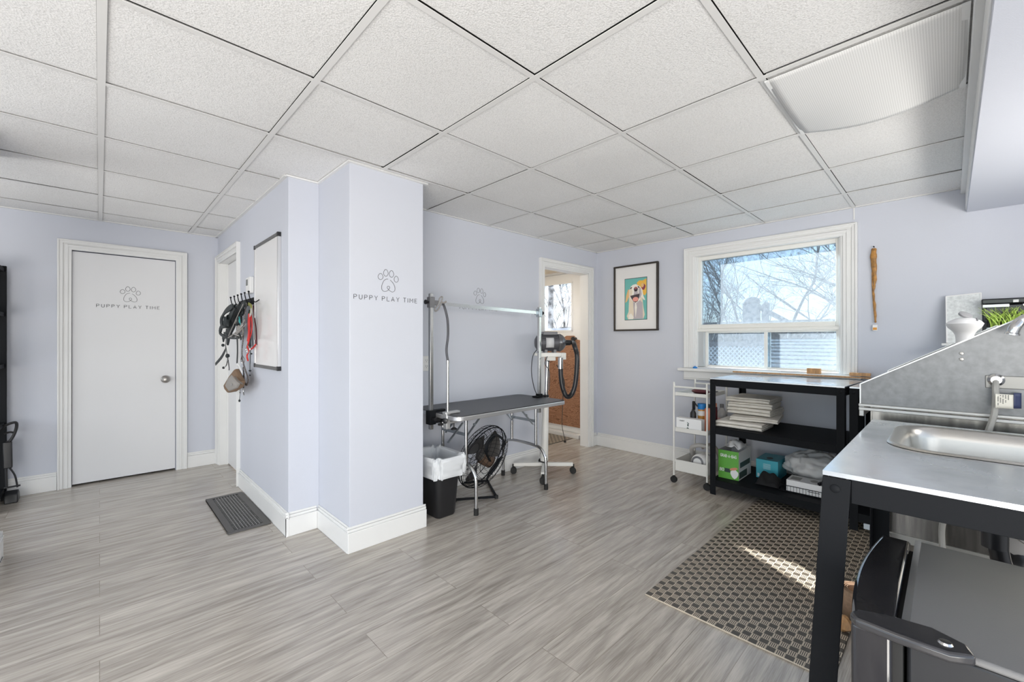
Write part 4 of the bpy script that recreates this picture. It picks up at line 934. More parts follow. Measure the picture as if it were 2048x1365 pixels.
m_ = MB().prism(blob(0, 0, .028, .034, 12, 0, .12), 0, .001, lambda a, b, h: (bxx0-.0012-h, 1.155+a-.01, ZL+.045+b)); m_.build('bag_picture', PAPER, r)
MB().prism(blob(0, 0, .030, .010, 10, -.3), 0, .001, lambda a, b, h: (bxx0-.0016-h, 1.150+a, ZL+.083+b)).build('hand_picture', PINK, r)
MB().box(bxx0-.0018, bxx0-.001, 1.175, 1.215, ZL+.050, ZL+.080).build('number_patch', flat('darkpatch', (.03,.05,.05)), r)
MB().box(bxx0+.03, bxx1-.03, byy0-.0012, byy0, ZL+.09, ZL+.13).box(bxx0+.01, bxx1-.1, byy0-.0012, byy0, ZL+.01, ZL+.06).build('side_print', flat('sideprint', (.06,.09,.08)), r)
def tis(u, v): 
    x = 3.53+u*.17; y = 1.12+v*.12; return (x, y, ZL+bh+.01+.045*math.sin(u*PI)*math.sin(v*PI)+.03*noise.noise(Vector((u*4, v*4, 2))))
MB().grid(tis, 16, 16).build('bag_tuft', PAPER, r, solid=.002, ang=80)
r = thing('tissue_box', 'turquoise blue carton beside the green one on the bottom shelf', 'carton', (3.74, 1.0, ZL))
MB().box(3.68, 3.92, .905, 1.055, ZL, ZL+.145).build('carton', BLUEB, r, bevel=.0015)
m_ = MB().prism(blob(0, 0, .032, .022, 12), 0, .001, lambda a, b, h: (3.76+a, .98+b, ZL+.145+h)); m_.build('opening', flat('boxdark', (.05,.06,.07)), r)
m_ = letters('PET WIPES'.replace('W', 'U'), .05, .010, lambda u, v, h: (3.679-h, .98-u, ZL+.105+v), .001, .3) if False else MB()
for k in range(5): m_.box(3.6785, 3.68, .955, 1.005, ZL+.112-k*.009, ZL+.115-k*.009)
m_.box(3.6785, 3.68, .945, .960, ZL+.008, ZL+.03).box(3.6785, 3.68, 1.03, 1.045, ZL+.01, ZL+.035); m_.build('carton_print', flat('paleprint', (.55,.75,.78)), r)
r = thing('cloth_tray', 'crumpled black cloth lying on the bottom shelf', 'cloth', (3.68, .92, ZL))
def clo(u, v): return (3.49+u*.18, .86+v*.15, ZL+.004+.085*math.sin(u*PI)**.6*math.sin(v*PI)**.5*(.8+.5*noise.noise(Vector((u*3, v*3, 7)))))
MB().grid(clo, 24, 24).build('cloth', DARKCLOTH, r, ang=80)
r = thing('wire_basket', 'low black wire basket at the right of the bottom shelf', 'basket', (3.62, .70, ZL))
m_ = MB(); x0, x1, y0, y1 = 3.47, 3.64, .56, .85
for z in (ZL+.004, ZL+.045): m_.tube([(x, y, z) for x, y in rrect(x0, x1, y0, y1, .02, 4)], .0022, 6, True)
for k in range(17): y = y0+(y1-y0)*k/16; m_.tube([(x0, y, ZL+.045), (x0, y, ZL+.004), (x1, y, ZL+.004), (x1, y, ZL+.045)], .0013, 5)
for k in range(7): x = x0+(x1-x0)*k/6; m_.tube([(x, y0, ZL+.045), (x, y0, ZL+.004), (x, y1, ZL+.004), (x, y1, ZL+.045)], .0013, 5)
m_.build('wire_frame', BLACKM, r)
r = thing('product_box', 'flat white product box with grey picture in the wire basket', 'box', (3.56, .70, ZL+.008))
MB().box(3.48, 3.63, .595, .805, ZL+.007, ZL+.085).build('box', PAPER, r, bevel=.0015)
MB().box(3.51, 3.59, .73, .79, ZL+.085, ZL+.0858).prism(blob(0,0,.03,.028,10,0,.2), 0, .0008, lambda a, b, h: (3.56+a, .65+b, ZL+.085+h)).build('box_picture', flat('greyprint', (.35,.34,.32)), r)
m_ = MB()
for k in range(2): m_.box(3.479, 3.48, .61, .68, ZL+.04-k*.012, ZL+.044-k*.012)
m_.build('box_print', INK, r)
r = thing('plastic_bag', 'knotted translucent white plastic bag on the bottom shelf', 'bag', (3.80, .70, ZL))
def bag(u, v):
    a = 2*PI*v; ph = PI*u; d_ = Vector((math.sin(ph)*math.cos(a), math.sin(ph)*math.sin(a), math.cos(ph)))
    rid = .10*abs(math.sin(a*9+3*noise.noise(d_*2)))*math.sin(ph)+.35*noise.noise(d_*2.2)+.12*noise.noise(d_*7); q = 1+rid*.5
    return (3.80+d_.x*.13*q, .68+d_.y*.20*q, ZL+.13+max(-1, d_.z)*.115*(1+.25*noise.noise(d_*4)))
MB().grid(bag, 40, 90).build('bag', BAGM, r, ang=80)
r = thing('black_glove', 'black glove hanging over the right side of the wire basket', 'glove', (3.55, .56, ZL))
MB().tube(smooth_path([(3.50,.62,ZL+.09),(3.49,.58,ZL+.11),(3.48,.545,ZL+.10),(3.475,.53,ZL+.06)], 5), [.018+.008*math.sin(i) for i in range(16)], 8, flat=.6).tube(smooth_path([(3.53,.58,ZL+.12),(3.50,.55,ZL+.13),(3.48,.53,ZL+.115)], 5), .013, 8).build('glove', GLOSSB, r)

# ------------------------------------------------------------ utility cart
r = thing('utility_cart', 'white three-tier metal utility cart left of the window table', 'cart', (3.64, 1.475, 0))
cx0, cx1, cy0, cy1 = 3.44, 3.86, 1.335, 1.605
for x in (cx0, cx1):
    MB().tube(smooth_path([(x, cy1, .06), (x, cy1, .785), (x, cy1-.004, .797), (x, cy1-.012, .800)], 4)+smooth_path([(x, cy0+.012, .800), (x, cy0+.004, .797), (x, cy0, .785), (x, cy0, .06)], 4), .0075, 8).build('end_frame', WHITEM, r)
for z, h in ((.725, .030), (.425, .038), (.10, .095)):
    m_ = MB(); a0, a1, b0_, b1_ = cx0+.008, cx1-.008, cy0+.008, cy1-.008; t_ = .003
    m_.box(a0, a1, b0_, b1_, z, z+t_).box(a0, a0+t_, b0_, b1_, z, z+h).box(a1-t_, a1, b0_, b1_, z, z+h).box(a0, a1, b0_, b0_+t_, z, z+h).box(a0, a1, b1_-t_, b1_, z, z+h)
    m_.build('tray', WHITEM, r, bevel=.001)
for x in (cx0, cx1):
    for y in (cy0, cy1): MB().cyl((x-.011, y, .027), (x+.011, y, .027), .027).cyl((x, y, .03), (x, y, .062), .009).box(x-.014, x+.014, y-.007, y+.01, .04, .055).build('caster', RUBBER, r, bevel=.002)
zt, zm, zb = .729, .429, .104
r = thing('grooming_brush', 'dark maroon grooming brush lying on the cart top tray', 'brush', (3.6, 1.47, zt))
MB().ball((3.60, 1.45, zt+.030), .06, 14, (.65, 1.25, .36)).build('brush_back', MAROON, r); MB().box(3.57, 3.63, 1.40, 1.50, zt, zt+.012).build('bristles', INK, r)
r = thing('cloth_square', 'folded turquoise cloth under the brush on the cart top tray', 'cloth', (3.52, 1.49, zt))
MB().grid(lambda u, v: (3.475+u*.10, 1.40+v*.15, zt+.006+.004*noise.noise(Vector((u*5, v*5, 1)))), 8, 8).build('cloth', TURQ, r, solid=.006)
r = thing('grooming_comb', 'dark slim comb on the cart top tray near the table leg', 'comb', (3.75, 1.39, zt))
MB().bar((3.66, 1.375, zt+.012), (3.82, 1.40, zt+.012), .022, .014).build('comb', INK, r, bevel=.003)
r = thing('product_box', 'white box with small plant drawing standing in the cart middle tray', 'box', (3.50, 1.49, zm))
MB().box(3.455, 3.52, 1.385, 1.590, zm, zm+.115).build('box', PAPER, r, bevel=.001)
m_ = MB().prism(blob(0,0,.010,.014,10), 0, .0006, lambda a, b, h: (3.4548-h, 1.495+a, zm+.030+b)).prism(blob(0,0,.006,.012,8), 0, .0006, lambda a, b, h: (3.4548-h, 1.493+a, zm+.062+b)).prism(blob(0,0,.018,.003,8), 0, .0006, lambda a, b, h: (3.4548-h, 1.495+a, zm+.018+b)).prism(blob(0,0,.012,.003,8,.7), 0, .0006, lambda a, b, h: (3.4548-h, 1.492+a, zm+.078+b)); m_.build('box_picture', flat('figure', (.10,.14,.13)), r)
letters('NEUDOT', .045, .008, lambda u, v, h: (3.4545-h, 1.545-u, zm+.088+v), .0011, .3).build('box_lettering', INK, r)
def bottle(lab, x, y, z, prof, body, cap=None, capr=0, caph=0, extra=None, cat='bottle'):
    r = thing('bottle', lab, cat, (x, y, z)); MB().lathe(prof, (x, y, z)).build('bottle_body', body, r)
    h = prof[-1][1]
    if cap: MB().lathe([(capr*.96,h-.002),(capr,h+.002),(capr,h+caph-.002),(capr*.9,h+caph)], (x, y, z)).build('cap', cap, r)
    return r
b1r = bottle('small black spray bottle behind the white box on the cart', 3.62, 1.52, zm, [(.022,0),(.024,.01),(.024,.14),(.012,.16),(.010,.17)], BLACKP)
MB().bar((3.62, 1.515, zm+.17), (3.595, 1.505, zm+.24), .024, .026).bar((3.60, 1.50, zm+.23), (3.60, 1.475, zm+.20), .012, .012).build('spray_head', BLACKP, b1r, bevel=.005)
b2r = bottle('amber tub with bright blue lid and white band on the cart', 3.64, 1.455, zm, [(.030,0),(.032,.01),(.032,.17),(.030,.18)], pm('amber_tub', (.60,.28,.05), .35), SKYB, .034, .045, cat='tub')
MB().lathe([(.0328,.125),(.0328,.165)], (3.64, 1.455, zm), cap=False).build('white_band', WHITEP, b2r)
bottle('salmon pink bottle with black cap on the cart', 3.60, 1.385, zm, [(.028,0),(.030,.01),(.030,.19),(.02,.20)], PINK, BLACKP, .012, .03)
bottle('slim maroon bottle beside the clear one on the cart', 3.70, 1.37, zm, [(.016,0),(.018,.01),(.018,.19),(.016,.20)], MAROON, PINK, .014, .03)
b5 = bottle('large clear round-shouldered bottle with grey cap on the cart', 3.80, 1.352, zm, [(.033,0),(.038,.01),(.038,.12),(.034,.15),(.018,.175),(.014,.185)], CLEARP, GREYP, .015, .03)
MB().lathe([(.0385,.045),(.0385,.10)], (3.80, 1.352, zm), cap=False).build('bottle_label', flat('pinklabel', (.65,.35,.35)), b5)
r = thing('grooming_vacuum', 'round white and grey handheld grooming vacuum in the cart bottom tray', 'vacuum', (3.60, 1.45, zb))
vc = Vector((3.56, 1.43, zb+.075)); vd = Vector((-1, .12, .12)).normalized()
MB().lathe([(.0,-.12),(.05,-.12),(.066,-.10),(.070,-.04),(.070,.02),(.062,.045),(.05,.055)], vc, vd).build('vacuum_body', WHITEP, r)
MB().lathe([(.050,.054),(.052,.058),(.036,.061),(.035,.056)], vc, vd, cap=False).build('grey_ring', GREYP, r)
MB().lathe([(.0,.056),(.035,.057),(.035,.060),(.0,.062)], vc, vd).build('centre_disc', WHITEP, r)
MB().tube(smooth_path([(3.68,1.55,zb+.10),(3.62,1.53,zb+.17),(3.62,1.46,zb+.20),(3.64,1.38,zb+.18),(3.66,1.35,zb+.10)], 8), [.017+.0015*(i % 2) for i in range(33)], 10).build('hose', pm('grey_hose', (.45,.43,.41), .5), r)
MB().tube(smooth_path([(3.70,1.40,zb+.02),(3.70,1.36,zb+.10),(3.71,1.36,zb+.16),(3.74,1.42,zb+.19),(3.76,1.5,zb+.15)], 8), .016, 10).build('hose_coil', pm('taupe_hose', (.33,.29,.26), .5), r)

# ------------------------------------------------------------ floor mat
tag(MB().box(1.815, 3.60, .28, .985, 0, .008).build('floor_mat', MATM, bevel=.003, loc=(1.815, .985, 0)), 'brown and tan basket weave floor mat in front of the tables', 'mat')

# ------------------------------------------------------------ sink table
r = thing('sink_table', 'black framed table with steel top and sunken sink at the right', 'sink table', (1.155, .205, 0))
tx0, tx1, ty0, ty1, H = 1.158, 2.045, -.45, .198, .892
def plate_with_hole(b, outer, hole, z0, z1):
    n = len(hole); cx = sum(p[0] for p in hole)/n; cy = sum(p[1] for p in hole)/n
    out = []
    for (x, y) in hole:
        dx_, dy_ = x-cx, y-cy; ks = []
        if dx_ > 1e-9: ks.append((outer[1]-cx)/dx_)
        if dx_ < -1e-9: ks.append((outer[0]-cx)/dx_)
        if dy_ > 1e-9: ks.append((outer[3]-cy)/dy_)
        if dy_ < -1e-9: ks.append((outer[2]-cy)/dy_)
        k = min(ks); out.append((cx+dx_*k, cy+dy_*k))
    # insert exact corners by snapping nearest
    for cxn, cyn in ((outer[0], outer[2]), (outer[0], outer[3]), (outer[1], outer[2]), (outer[1], outer[3])):
        i = min(range(n), key=lambda i: (out[i][0]-cxn)**2+(out[i][1]-cyn)**2); out[i] = (cxn, cyn)
    vs = [(x, y, z1) for x, y in hole]+[(x, y, z1) for x, y in out]+[(x, y, z0) for x, y in hole]+[(x, y, z0) for x, y in out]
    fs = []
    for k in range(n):
        l = (k+1) % n; fs += [[k, l, n+l, n+k], [2*n+k, 3*n+k, 3*n+l, 2*n+l], [n+k, n+l, 3*n+l, 3*n+k], [k, 2*n+k, 2*n+l, l]]
    b.add(vs, fs)
hole = rrect(1.545, 1.965, -.36, .105, .085, 10)
m_ = MB(); plate_with_hole(m_, (tx0, tx1, ty0, ty1), hole, H-.010, H); m_.build('steel_top', STEELTOP, r, ang=30)
m_ = MB(); rings = [(.022,H+.0012,.105), (.018,H+.005,.10), (.004,H+.0045,.088), (-.008,H-.004,.078), (-.016,H-.03,.07), (-.026,H-.15,.07), (-.06,H-.172,.06), (-.12,H-.178,.04)]
vs = []; nn = 44
for off, z, rad in rings: vs += [(x, y, z) for x, y in rrect(1.545-off, 1.965+off, -.36-off, .105+off, max(.02, rad), 10)]
m_.add(vs, [[i*nn+k, i*nn+(k+1) % nn, i*nn+nn+(k+1) % nn, i*nn+nn+k] for i in range(len(rings)-1) for k in range(nn)]+[[(len(rings)-1)*nn+k for k in range(nn)]]); m_.build('sink_basin', pm('sink_steel', (.55,.53,.49), .32, metal=1, bump=.05, bs=200), r, ang=50)
MB().lathe([(.0,0),(.03,.0),(.04,.003),(.042,.001)], (1.755, -.13, H-.178)).build('drain', CHROME, r)
e = .05; m_ = MB()
for a in ((tx0+.003, tx0+.008, ty0+e, ty1-e), (tx1-.008, tx1-.003, ty0+e, ty1-e), (tx0+e, tx1-e, ty0+.003, ty0+.008), (tx0+e, tx1-e, ty1-.008, ty1-.003)): m_.box(*a, H-.062, H-.010)
m_.build('apron', BLACKM, r, bevel=.001)
for (x, y, sx, sy) in ((tx0, ty1, 1, -1), (tx0, ty0, 1, 1), (tx1, ty1, -1, -1), (tx1, ty0, -1, 1)):
    spl = .042 if x == tx0 else .01; lg = MB(); pts = [(0,0),(e,0),(e,.003),(.003,.003),(.003,e),(0,e)]; n = 6
    vs = [Vector((x+sx*(a-spl), y+sy*(b-spl), 0)) for a, b in pts]+[Vector((x+sx*a, y+sy*b, H-.012)) for a, b in pts]
    lg.add(vs, [list(range(n))[::-1], [n+k for k in range(n)]]+[[k, (k+1) % n, n+(k+1) % n, n+k] for k in range(n)])
    lo = lg.build('leg', BLACKM, r, bevel=.0012)
    for zb_ in (H-.036, H-.52):
        o_ = spl*(1-zb_/(H-.012)); bt = MB()
        bt.lathe([(.0,.0),(.009,.0),(.009,.002),(.006,.004),(.0,.0045)], (x-sx*o_, y+sy*(.024-o_), zb_), (-sx, 0, 0), n=14)
        bt.build('bolt', BLACKM, lo); bt = MB()
        bt.lathe([(.0,.0),(.009,.0),(.009,.002),(.006,.004),(.0,.0045)], (x+sx*(.024-o_), y-sy*o_, zb_), (0, -sy, 0), n=14)
        bt.build('bolt', BLACKM, lo)
MB().box(tx1-.006, tx1-.002, ty0+e, ty1-e, .012, .05).build('lower_rail', BLACKM, r)
# drain trap and pipes below
r = thing('drain_trap', 'black and grey sink drain trap with white sticker under the sink table', 'pipe', (1.60, -.10, .55))
MB().tube(smooth_path([(1.75,-.09,.625),(1.76,-.10,.57),(1.80,-.12,.545),(1.85,-.13,.56),(1.88,-.13,.60)], 6), .02, 14).build('trap', BLACKP, r)
# large tailpiece seen under the apron
p1 = atd(1990, 1040, 1.15); MB().cyl(p1+Vector((0,0,.02)), p1-Vector((0,0,.075)), .026, n=24).build('tailpiece', BLACKP, r)
pq = p1-Fv*.036; m_ = MB()
def stk(u, v): an = (u-.5)*1.4; return p1+(-Fv*math.cos(an)+Rv*math.sin(an))*.0266+Up*(-.008-.028*v+.01)
m_.grid(stk, 8, 2).build('sticker', PAPER, r, solid=.0006)
m_ = MB()
for k in range(3):
    def sl(u, v, k=k): an = (.15+.25*k+u*.14-.5)*1.4; return p1+(-Fv*math.cos(an)+Rv*math.sin(an))*.0272+Up*(-.012-.016*v+.01)
    m_.grid(sl, 3, 2)
m_.build('sticker_print', INK, r, solid=.0004)
p2 = atd(2030, 1075, 1.22); MB().lathe([(.0,-.04),(.041,-.04),(.046,-.025),(.046,.0),(.053,.003),(.053,.010),(.038,.015)], p2, (Rv*.5+Up*.8+(-Fv*.3))).build('strainer_cup', pm('pvc_grey', (.35,.33,.31), .45), r)

# ------------------------------------------------------------ mini fridge
r = thing('mini_fridge', 'glossy black mini fridge with grey lid under the sink table', 'fridge', (1.17, -.10, 0))
ZF = .70
fx0, fx1 = .925, 1.405
m_ = MB().box(fx0+.03, fx1, -.42, .050, .03, ZF-.012); m_.build('cabinet', pm('fridge_black', (.022,.023,.026), .3), r, bevel=.006)
MB().box(fx0+.025, fx1+.004, -.42, .055, ZF-.012, ZF).build('top_panel', pm('fridge_lid', (.17,.17,.172), .40, bump=.15, bs=500), r, bevel=.004)
# door: shallow bow front towards +y
m_ = MB(); prof = [(fx0, .068), (fx1, .068)]
poly = [(fx0+.004, .066)]+[(fx0+(fx1-fx0)*k/16, .118+.018*math.sin(PI*k/16)) for k in range(17)]+[(fx1-.002, .066)]
m_.prism(poly, .05, ZF-.003, idf); m_.build('door', GLOSSB, r, bevel=.006, seg=3)
MB().prism([(a, b) for a, b in [(fx0+.02, .054)]+[(fx1-.02, .054), (fx1-.02, .068), (fx0+.02, .068)]], .05, ZF-.02, idf).build('door_seal', RUBBER, r)
MB().box(fx0+.03, fx1, .0475, .058, ZF-.004, ZF+.002).build('silver_edge', pm('edge_alu', (.6,.62,.65), .2, metal=.9), r)
hp_ = [(fx0-.006, .112), (fx0-.010, .06), (fx0-.008, .0), (fx0+.010, -.028), (fx0+.040, -.02), (fx0+.058, .02), (fx0+.050, .07), (fx0+.030, .115), (fx0+.010, .122)]
MB().prism(hp_, ZF-.006, ZF+.010, idf).build('hinge_cover', pm('hinge_black', (.03,.03,.033), .15, coat=.4), r, bevel=.005, seg=3)
MB().lathe([(.0,0),(.009,.0),(.007,.003),(.0,.0035)], (fx0+.018, .005, ZF+.010)).build('screw', CHROME, r)
MB().box(fx0+.06, fx0+.10, -.41, .04, 0, .03).box(fx1-.10, fx1-.06, -.41, .04, 0, .03).build('foot', RUBBER, r)

# corrugated roll and sponge on the floor
r = thing('cardboard_roll', 'brown corrugated paper roll standing between mat and fridge', 'roll', atz(1716, 1235, .0))
c_ = atz(1716, 1236, 0); c_.z = 0; m_ = MB()
pts = []
for k in range(120):
    a = k*.22; rad = .035+.028*k/120; pts.append((c_.x+rad*math.cos(a), c_.y+rad*math.sin(a)))
for h0, h1 in ((.009, .12),):
    vs = [(x, y, h0) for x, y in pts]+[(x, y, h1) for x, y in pts]; n = len(pts)
    m_.add(vs, [[k, k+1, n+k+1, n+k] for k in range(n-1)])
m_.build('paper_roll', CARD, r, solid=.003, ang=60)
c_ = atz(1687, 1262, 0); c_.z = .0
tag(MB().ball(c_+Vector((0,0,.03)), .035, 12, (1.1,.8,.75), .3, 4).build('dog_chew', WOODY), 'small brown lumpy dog chew on the floor beside the cardboard roll', 'chew')

# ------------------------------------------------------------ dog wash tub
r = thing('dog_wash_tub', 'galvanised steel dog wash tub with sloping side panels at the right', 'wash tub', (2.65, -.1, 0))
TX0, TX1 = 2.15, 3.22; yb = -.88
def side(X, nm, t_=.004):
    prof = [(.245, .932), (.245, 1.012), (-.158, 1.255), (yb, 1.262), (yb, .932)]
    MB().prism(prof, X, X+t_, lambda a, b, h: (h, a, b)).build(nm, GALV, r)
    m2 = MB(); 
    for (p, q) in ((prof[0], prof[1]), (prof[1], prof[2]), (prof[2], prof[3])):
        m2.bar((X+.002, p[0], p[1]), (X+.002, q[0], q[1]), .024, .004, (0, q[1]-p[1], -(q[0]-p[0])) if abs(q[0]-p[0]) > 1e-6 else (0, 1, 0))
    m2.build('folded_edge', pm('bright_edge', (.75,.75,.74), .25, metal=.85), r)
side(TX0, 'side_panel'); side(TX1, 'side_panel')
MB().box(TX0, TX1, yb-.004, yb, .60, 1.262).build('rear_panel', GALV, r)
m_ = MB().box(TX0, TX1, .235, .25, .885, .935).bar((TX0-.006, .25, .930), (TX0-.006, yb, .930), .016, .010).bar((TX0-.006, .25, .915), (TX0-.006, yb, .915), .008, .012); m_.build('rim', pm('rim_steel', (.5,.5,.49), .4, metal=.8), r, bevel=.002)
MB().box(TX0+.006, TX0+.010, yb, .215, .425, .925).box(TX1, TX1+.004, yb, .215, .425, .925).box(TX0, TX1+.004, .211, .215, .425, .925).box(TX0, TX1, yb, .215, .60, .604).build('basin', pm('streaked_steel', (.42,.40,.37), .25, metal=.95, var=.35, vs=5, stretch=(1, 9, .7)), r)
MB().box(TX0+.001, TX0+.0055, yb, .2155, .425, .455).build('lower_lip', pm('lip_steel', (.5,.49,.46), .35, metal=.8), r, bevel=.001)
for x in (TX0+.012, TX1-.05):
    for y in (.17, yb+.01): MB().box(x, x+.04, y, y+.04, 0, .60).build('leg', BLACKM, r, bevel=.002)
for yy, zz, k_ in ((.165, .44, 1.5), (-.028, 1.137, 1), (-.028, 1.117, 1)): MB().lathe([(.0,0),(.006*k_,0),(.005*k_,.003),(.0,.004)], (TX0, yy, zz), (-1,0,0)).build('bolt', NICKEL, r)
MB().box(TX0-.012, TX0-.004, .19, .235, .447, .467).build('bracket', ZINC, r, bevel=.001)
# wall plate, braided hose, tag, fittings
MB().box(TX0-.004, TX0, -.30, -.083, 1.022, 1.064).build('pipe_plate', pm('brushed_plate', (.30,.295,.28), .45, metal=.7), r, bevel=.004)
MB().lathe([(.020,0),(.020,.004),(.013,.010),(.011,.010)], (TX0-.004, -.107, 1.05), (-1,0,0)).build('escutcheon', CHROME, r)
r = thing('braided_hose', 'grey braided water hose with a paper tag entering the tub side', 'hose', atd(1985, 860, 1.35))
hh = smooth_path([(2.148, -.107, 1.05), atx(1991, 775, 2.125), atx(1991, 800, 2.11), atx(1988, 830, 2.10), atx(1975, 868, 2.10), atx(1962, 905, 2.10), atx(1935, 960, 2.10), atx(1905, 1010, 2.10), atx(1886, 1045, 2.10), atx(1884, 1085, 2.10), atx(1890, 1130, 2.10)], 10)
MB().tube(hh, .0085, 10).build('hose', pm('braid', (.45,.44,.41), .35, metal=.5, bump=.8, bs=900), r)
t0 = atd(1991, 788, 1.375); 
def tg(a, b, off=0): return t0+Rv*a-Up*b+Fv*(-off+.02*math.sin(a*40)*.15)
MB().grid(lambda u, v: tg(u*.062, v*.046+u*.004), 8, 4).build('paper_tag', pm('tag_cream', (.72,.69,.60), .6), r, solid=.0008)
MB().grid(lambda u, v: tg(.060+u*.022, v*.050-.002, .001), 4, 4).build('tag_stub', flat('navy', (.03,.04,.10)), r, solid=.0008)
m_ = MB()
for k, hgt in enumerate((.034, .028, .034, .024, .018)):
    for j in range(int(hgt/.004)): 
        if (j*7+k*3) % 5: a = tg(.008+k*.009, .006+j*.0042, .0012); m_.box(a.x-.0009, a.x+.0009, a.y-.0009, a.y+.0009, a.z-.0015, a.z+.0012)
m_.build('tag_print', INK, r)
r = thing('water_filter', 'white plastic pipe fitting at the right edge by the tub side', 'pipe fitting', atd(2046, 830, 1.45))
f0 = atd(2052, 806, 1.45)
MB().lathe([(.026,-.052),(.030,-.048),(.030,-.028),(.020,-.026),(.020,-.012),(.028,-.010),(.028,.012),(.017,.014),(.017,.045),(.012,.05)], f0).build('fitting_body', WHITEP, r)
MB().lathe([(.0175,.022),(.0175,.030)], f0, cap=False).build('red_band', RED, r)
r = thing('shower_tap', 'curved chrome tap arching over the tub side at right edge', 'tap', atd(2048, 655, 1.5))
MB().tube(smooth_path([atx(2024, 670, 2.08), atx(2030, 655, 2.08), atx(2041, 643, 2.09), atx(2060, 636, 2.09), atx(2090, 645, 2.10), atx(2104, 700, 2.11), atx(2104, 745, 2.11)], 8), [.014+.003*(i < 3) for i in range(49)], 14).build('spout', CHROME, r)

# ------------------------------------------------------------ wall shelf with ornaments
r = thing('wall_shelf', 'thin white shelf on the window wall behind the tub', 'shelf', (3.95, -.3, 1.15))
MB().box(3.86, XW-.001, -.86, .038, 1.150, 1.166).build('board', WHITEP, r, bevel=.002)
m_ = MB()
for y in (-.05, -.7): m_.box(4.04, XW-.001, y-.01, y+.01, 1.09, 1.15).box(3.92, XW-.001, y-.01, y+.01, 1.144, 1.15)
m_.build('bracket', WHITEP, r)
r = thing('display_panel', 'frosted silvery panel with white edges leaning on the wall shelf', 'panel', (3.97, -.06, 1.166))
m_ = MB(); GLIT = pm('silver_glitter', (.74,.77,.77), .4, metal=.15, var=.14, vs=60, bump=.5, bs=200)
def lean(y, z, dx=0): return (3.93+.10*(z-1.166)/.31+dx, y, z)
ya, yb2 = .014, -.136
m_.add([lean(ya,1.167), lean(yb2,1.167), lean(yb2-.002,1.487), lean(ya+.004,1.475)]+[lean(ya,1.167,.008), lean(yb2,1.167,.008), lean(yb2-.002,1.487,.008), lean(ya+.004,1.475,.008)], [(3,2,1,0),(4,5,6,7),(0,1,5,4),(1,2,6,5),(2,3,7,6),(3,0,4,7)]); m_.build('glitter_sheet', GLIT, r)
m_ = MB()
for p, q in (((ya,1.167),(ya+.004,1.475)), ((ya+.004,1.475),(yb2-.002,1.487)), ((yb2-.002,1.487),(yb2,1.167))): m_.bar(lean(*p, -.002), lean(*q, -.002), .006, .006)
m_.build('white_edge', PAPER, r)
r = thing('jewellery_bust', 'white necklace display bust with a flat grey neck disc', 'display bust', (2.6, -.05, .604))
bc_ = atd(1929, 640, 2.1); zt_ = bc_.z
sc = lambda px: px*2.1/850
MB().lathe([(.05, .604-zt_), (.05,.612-zt_), (sc(13), .62-zt_), (sc(12.5), -sc(55)), (sc(12.5), -sc(40)), (sc(13.5), -sc(30)), (sc(17), -sc(23)), (sc(24), -sc(15)), (sc(27), -sc(8)), (sc(22), -sc(2)), (sc(12), sc(3)), (sc(4), sc(4)), (.0, sc(4))], bc_).build('bust', pm('bust_white', (.78,.78,.79), .4), r)
MB().lathe([(0,0),(sc(9),0),(sc(10.5),.002),(sc(10.5),.010),(sc(9),.012)], bc_+Vector((0,0,sc(7.5))), (-Fv*.8+Up)).build('neck_disc', pm('disc_grey', (.30,.30,.31), .35), r)
MB().cyl(bc_+Vector((0,0,sc(2)))-Fv*sc(22), bc_-Fv*sc(24)-Vector((0,0,sc(3))), .003).build('pendant_hook', GREYP, r)
r = thing('boot_dryer', 'glossy black appliance with silver trim at the end of the wall shelf', 'appliance', (3.96, -.40, 1.166))
m_ = MB().box(3.94, 4.05, -.70, -.150, 1.30, 1.405).box(3.93, 4.055, -.72, -.135, 1.405, 1.440); m_.build('casing', GLOSSB, r, bevel=.008)
MB().box(3.925, 3.935, -.25, -.14, 1.385, 1.405).box(3.925, 3.935, -.55, -.30, 1.388, 1.402).build('silver_strip', CHROME, r, bevel=.002)
MB().box(3.932, 3.94, -.185, -.150, 1.325, 1.372).build('small_window', GREYP, r, bevel=.003)
MB().box(3.924, 3.932, -.285, -.263, 1.412, 1.428).build('white_label', PAPER, r, bevel=.001)
MB().box(3.96, 4.04, -.66, -.16, 1.166, 1.30).build('stand_body', BLACKP, r, bevel=.008)
r = thing('potted_grass', 'bright green artificial grass in a pale blue pot on wall shelf', 'plant', (3.90, -.27, 1.166))
MB().box(3.864, 3.922, -.385, -.155, 1.1665, 1.262).build('pot', POT, r, bevel=.006)
random.seed(5); m_ = MB()
for k in range(150):
    bx_, by_ = random.uniform(3.872, 3.915), random.uniform(-.37, -.17); a = random.uniform(0, 2*PI); ln = random.uniform(.09, .165); le = random.uniform(.02, .09)
    d_ = Vector((math.cos(a)*.5, math.sin(a), 0)); pts = [Vector((bx_, by_, 1.255))+d_*(le*t_*t_)+Up*(ln*(t_-.18*t_*t_)) for t_ in (0, .25, .5, .75, 1)]
    m_.strap(pts, [.0055, .006, .005, .003, .0006], .0006, (math.sin(a), -math.cos(a), .01))
m_.build('grass_blades', GRASSM, r)

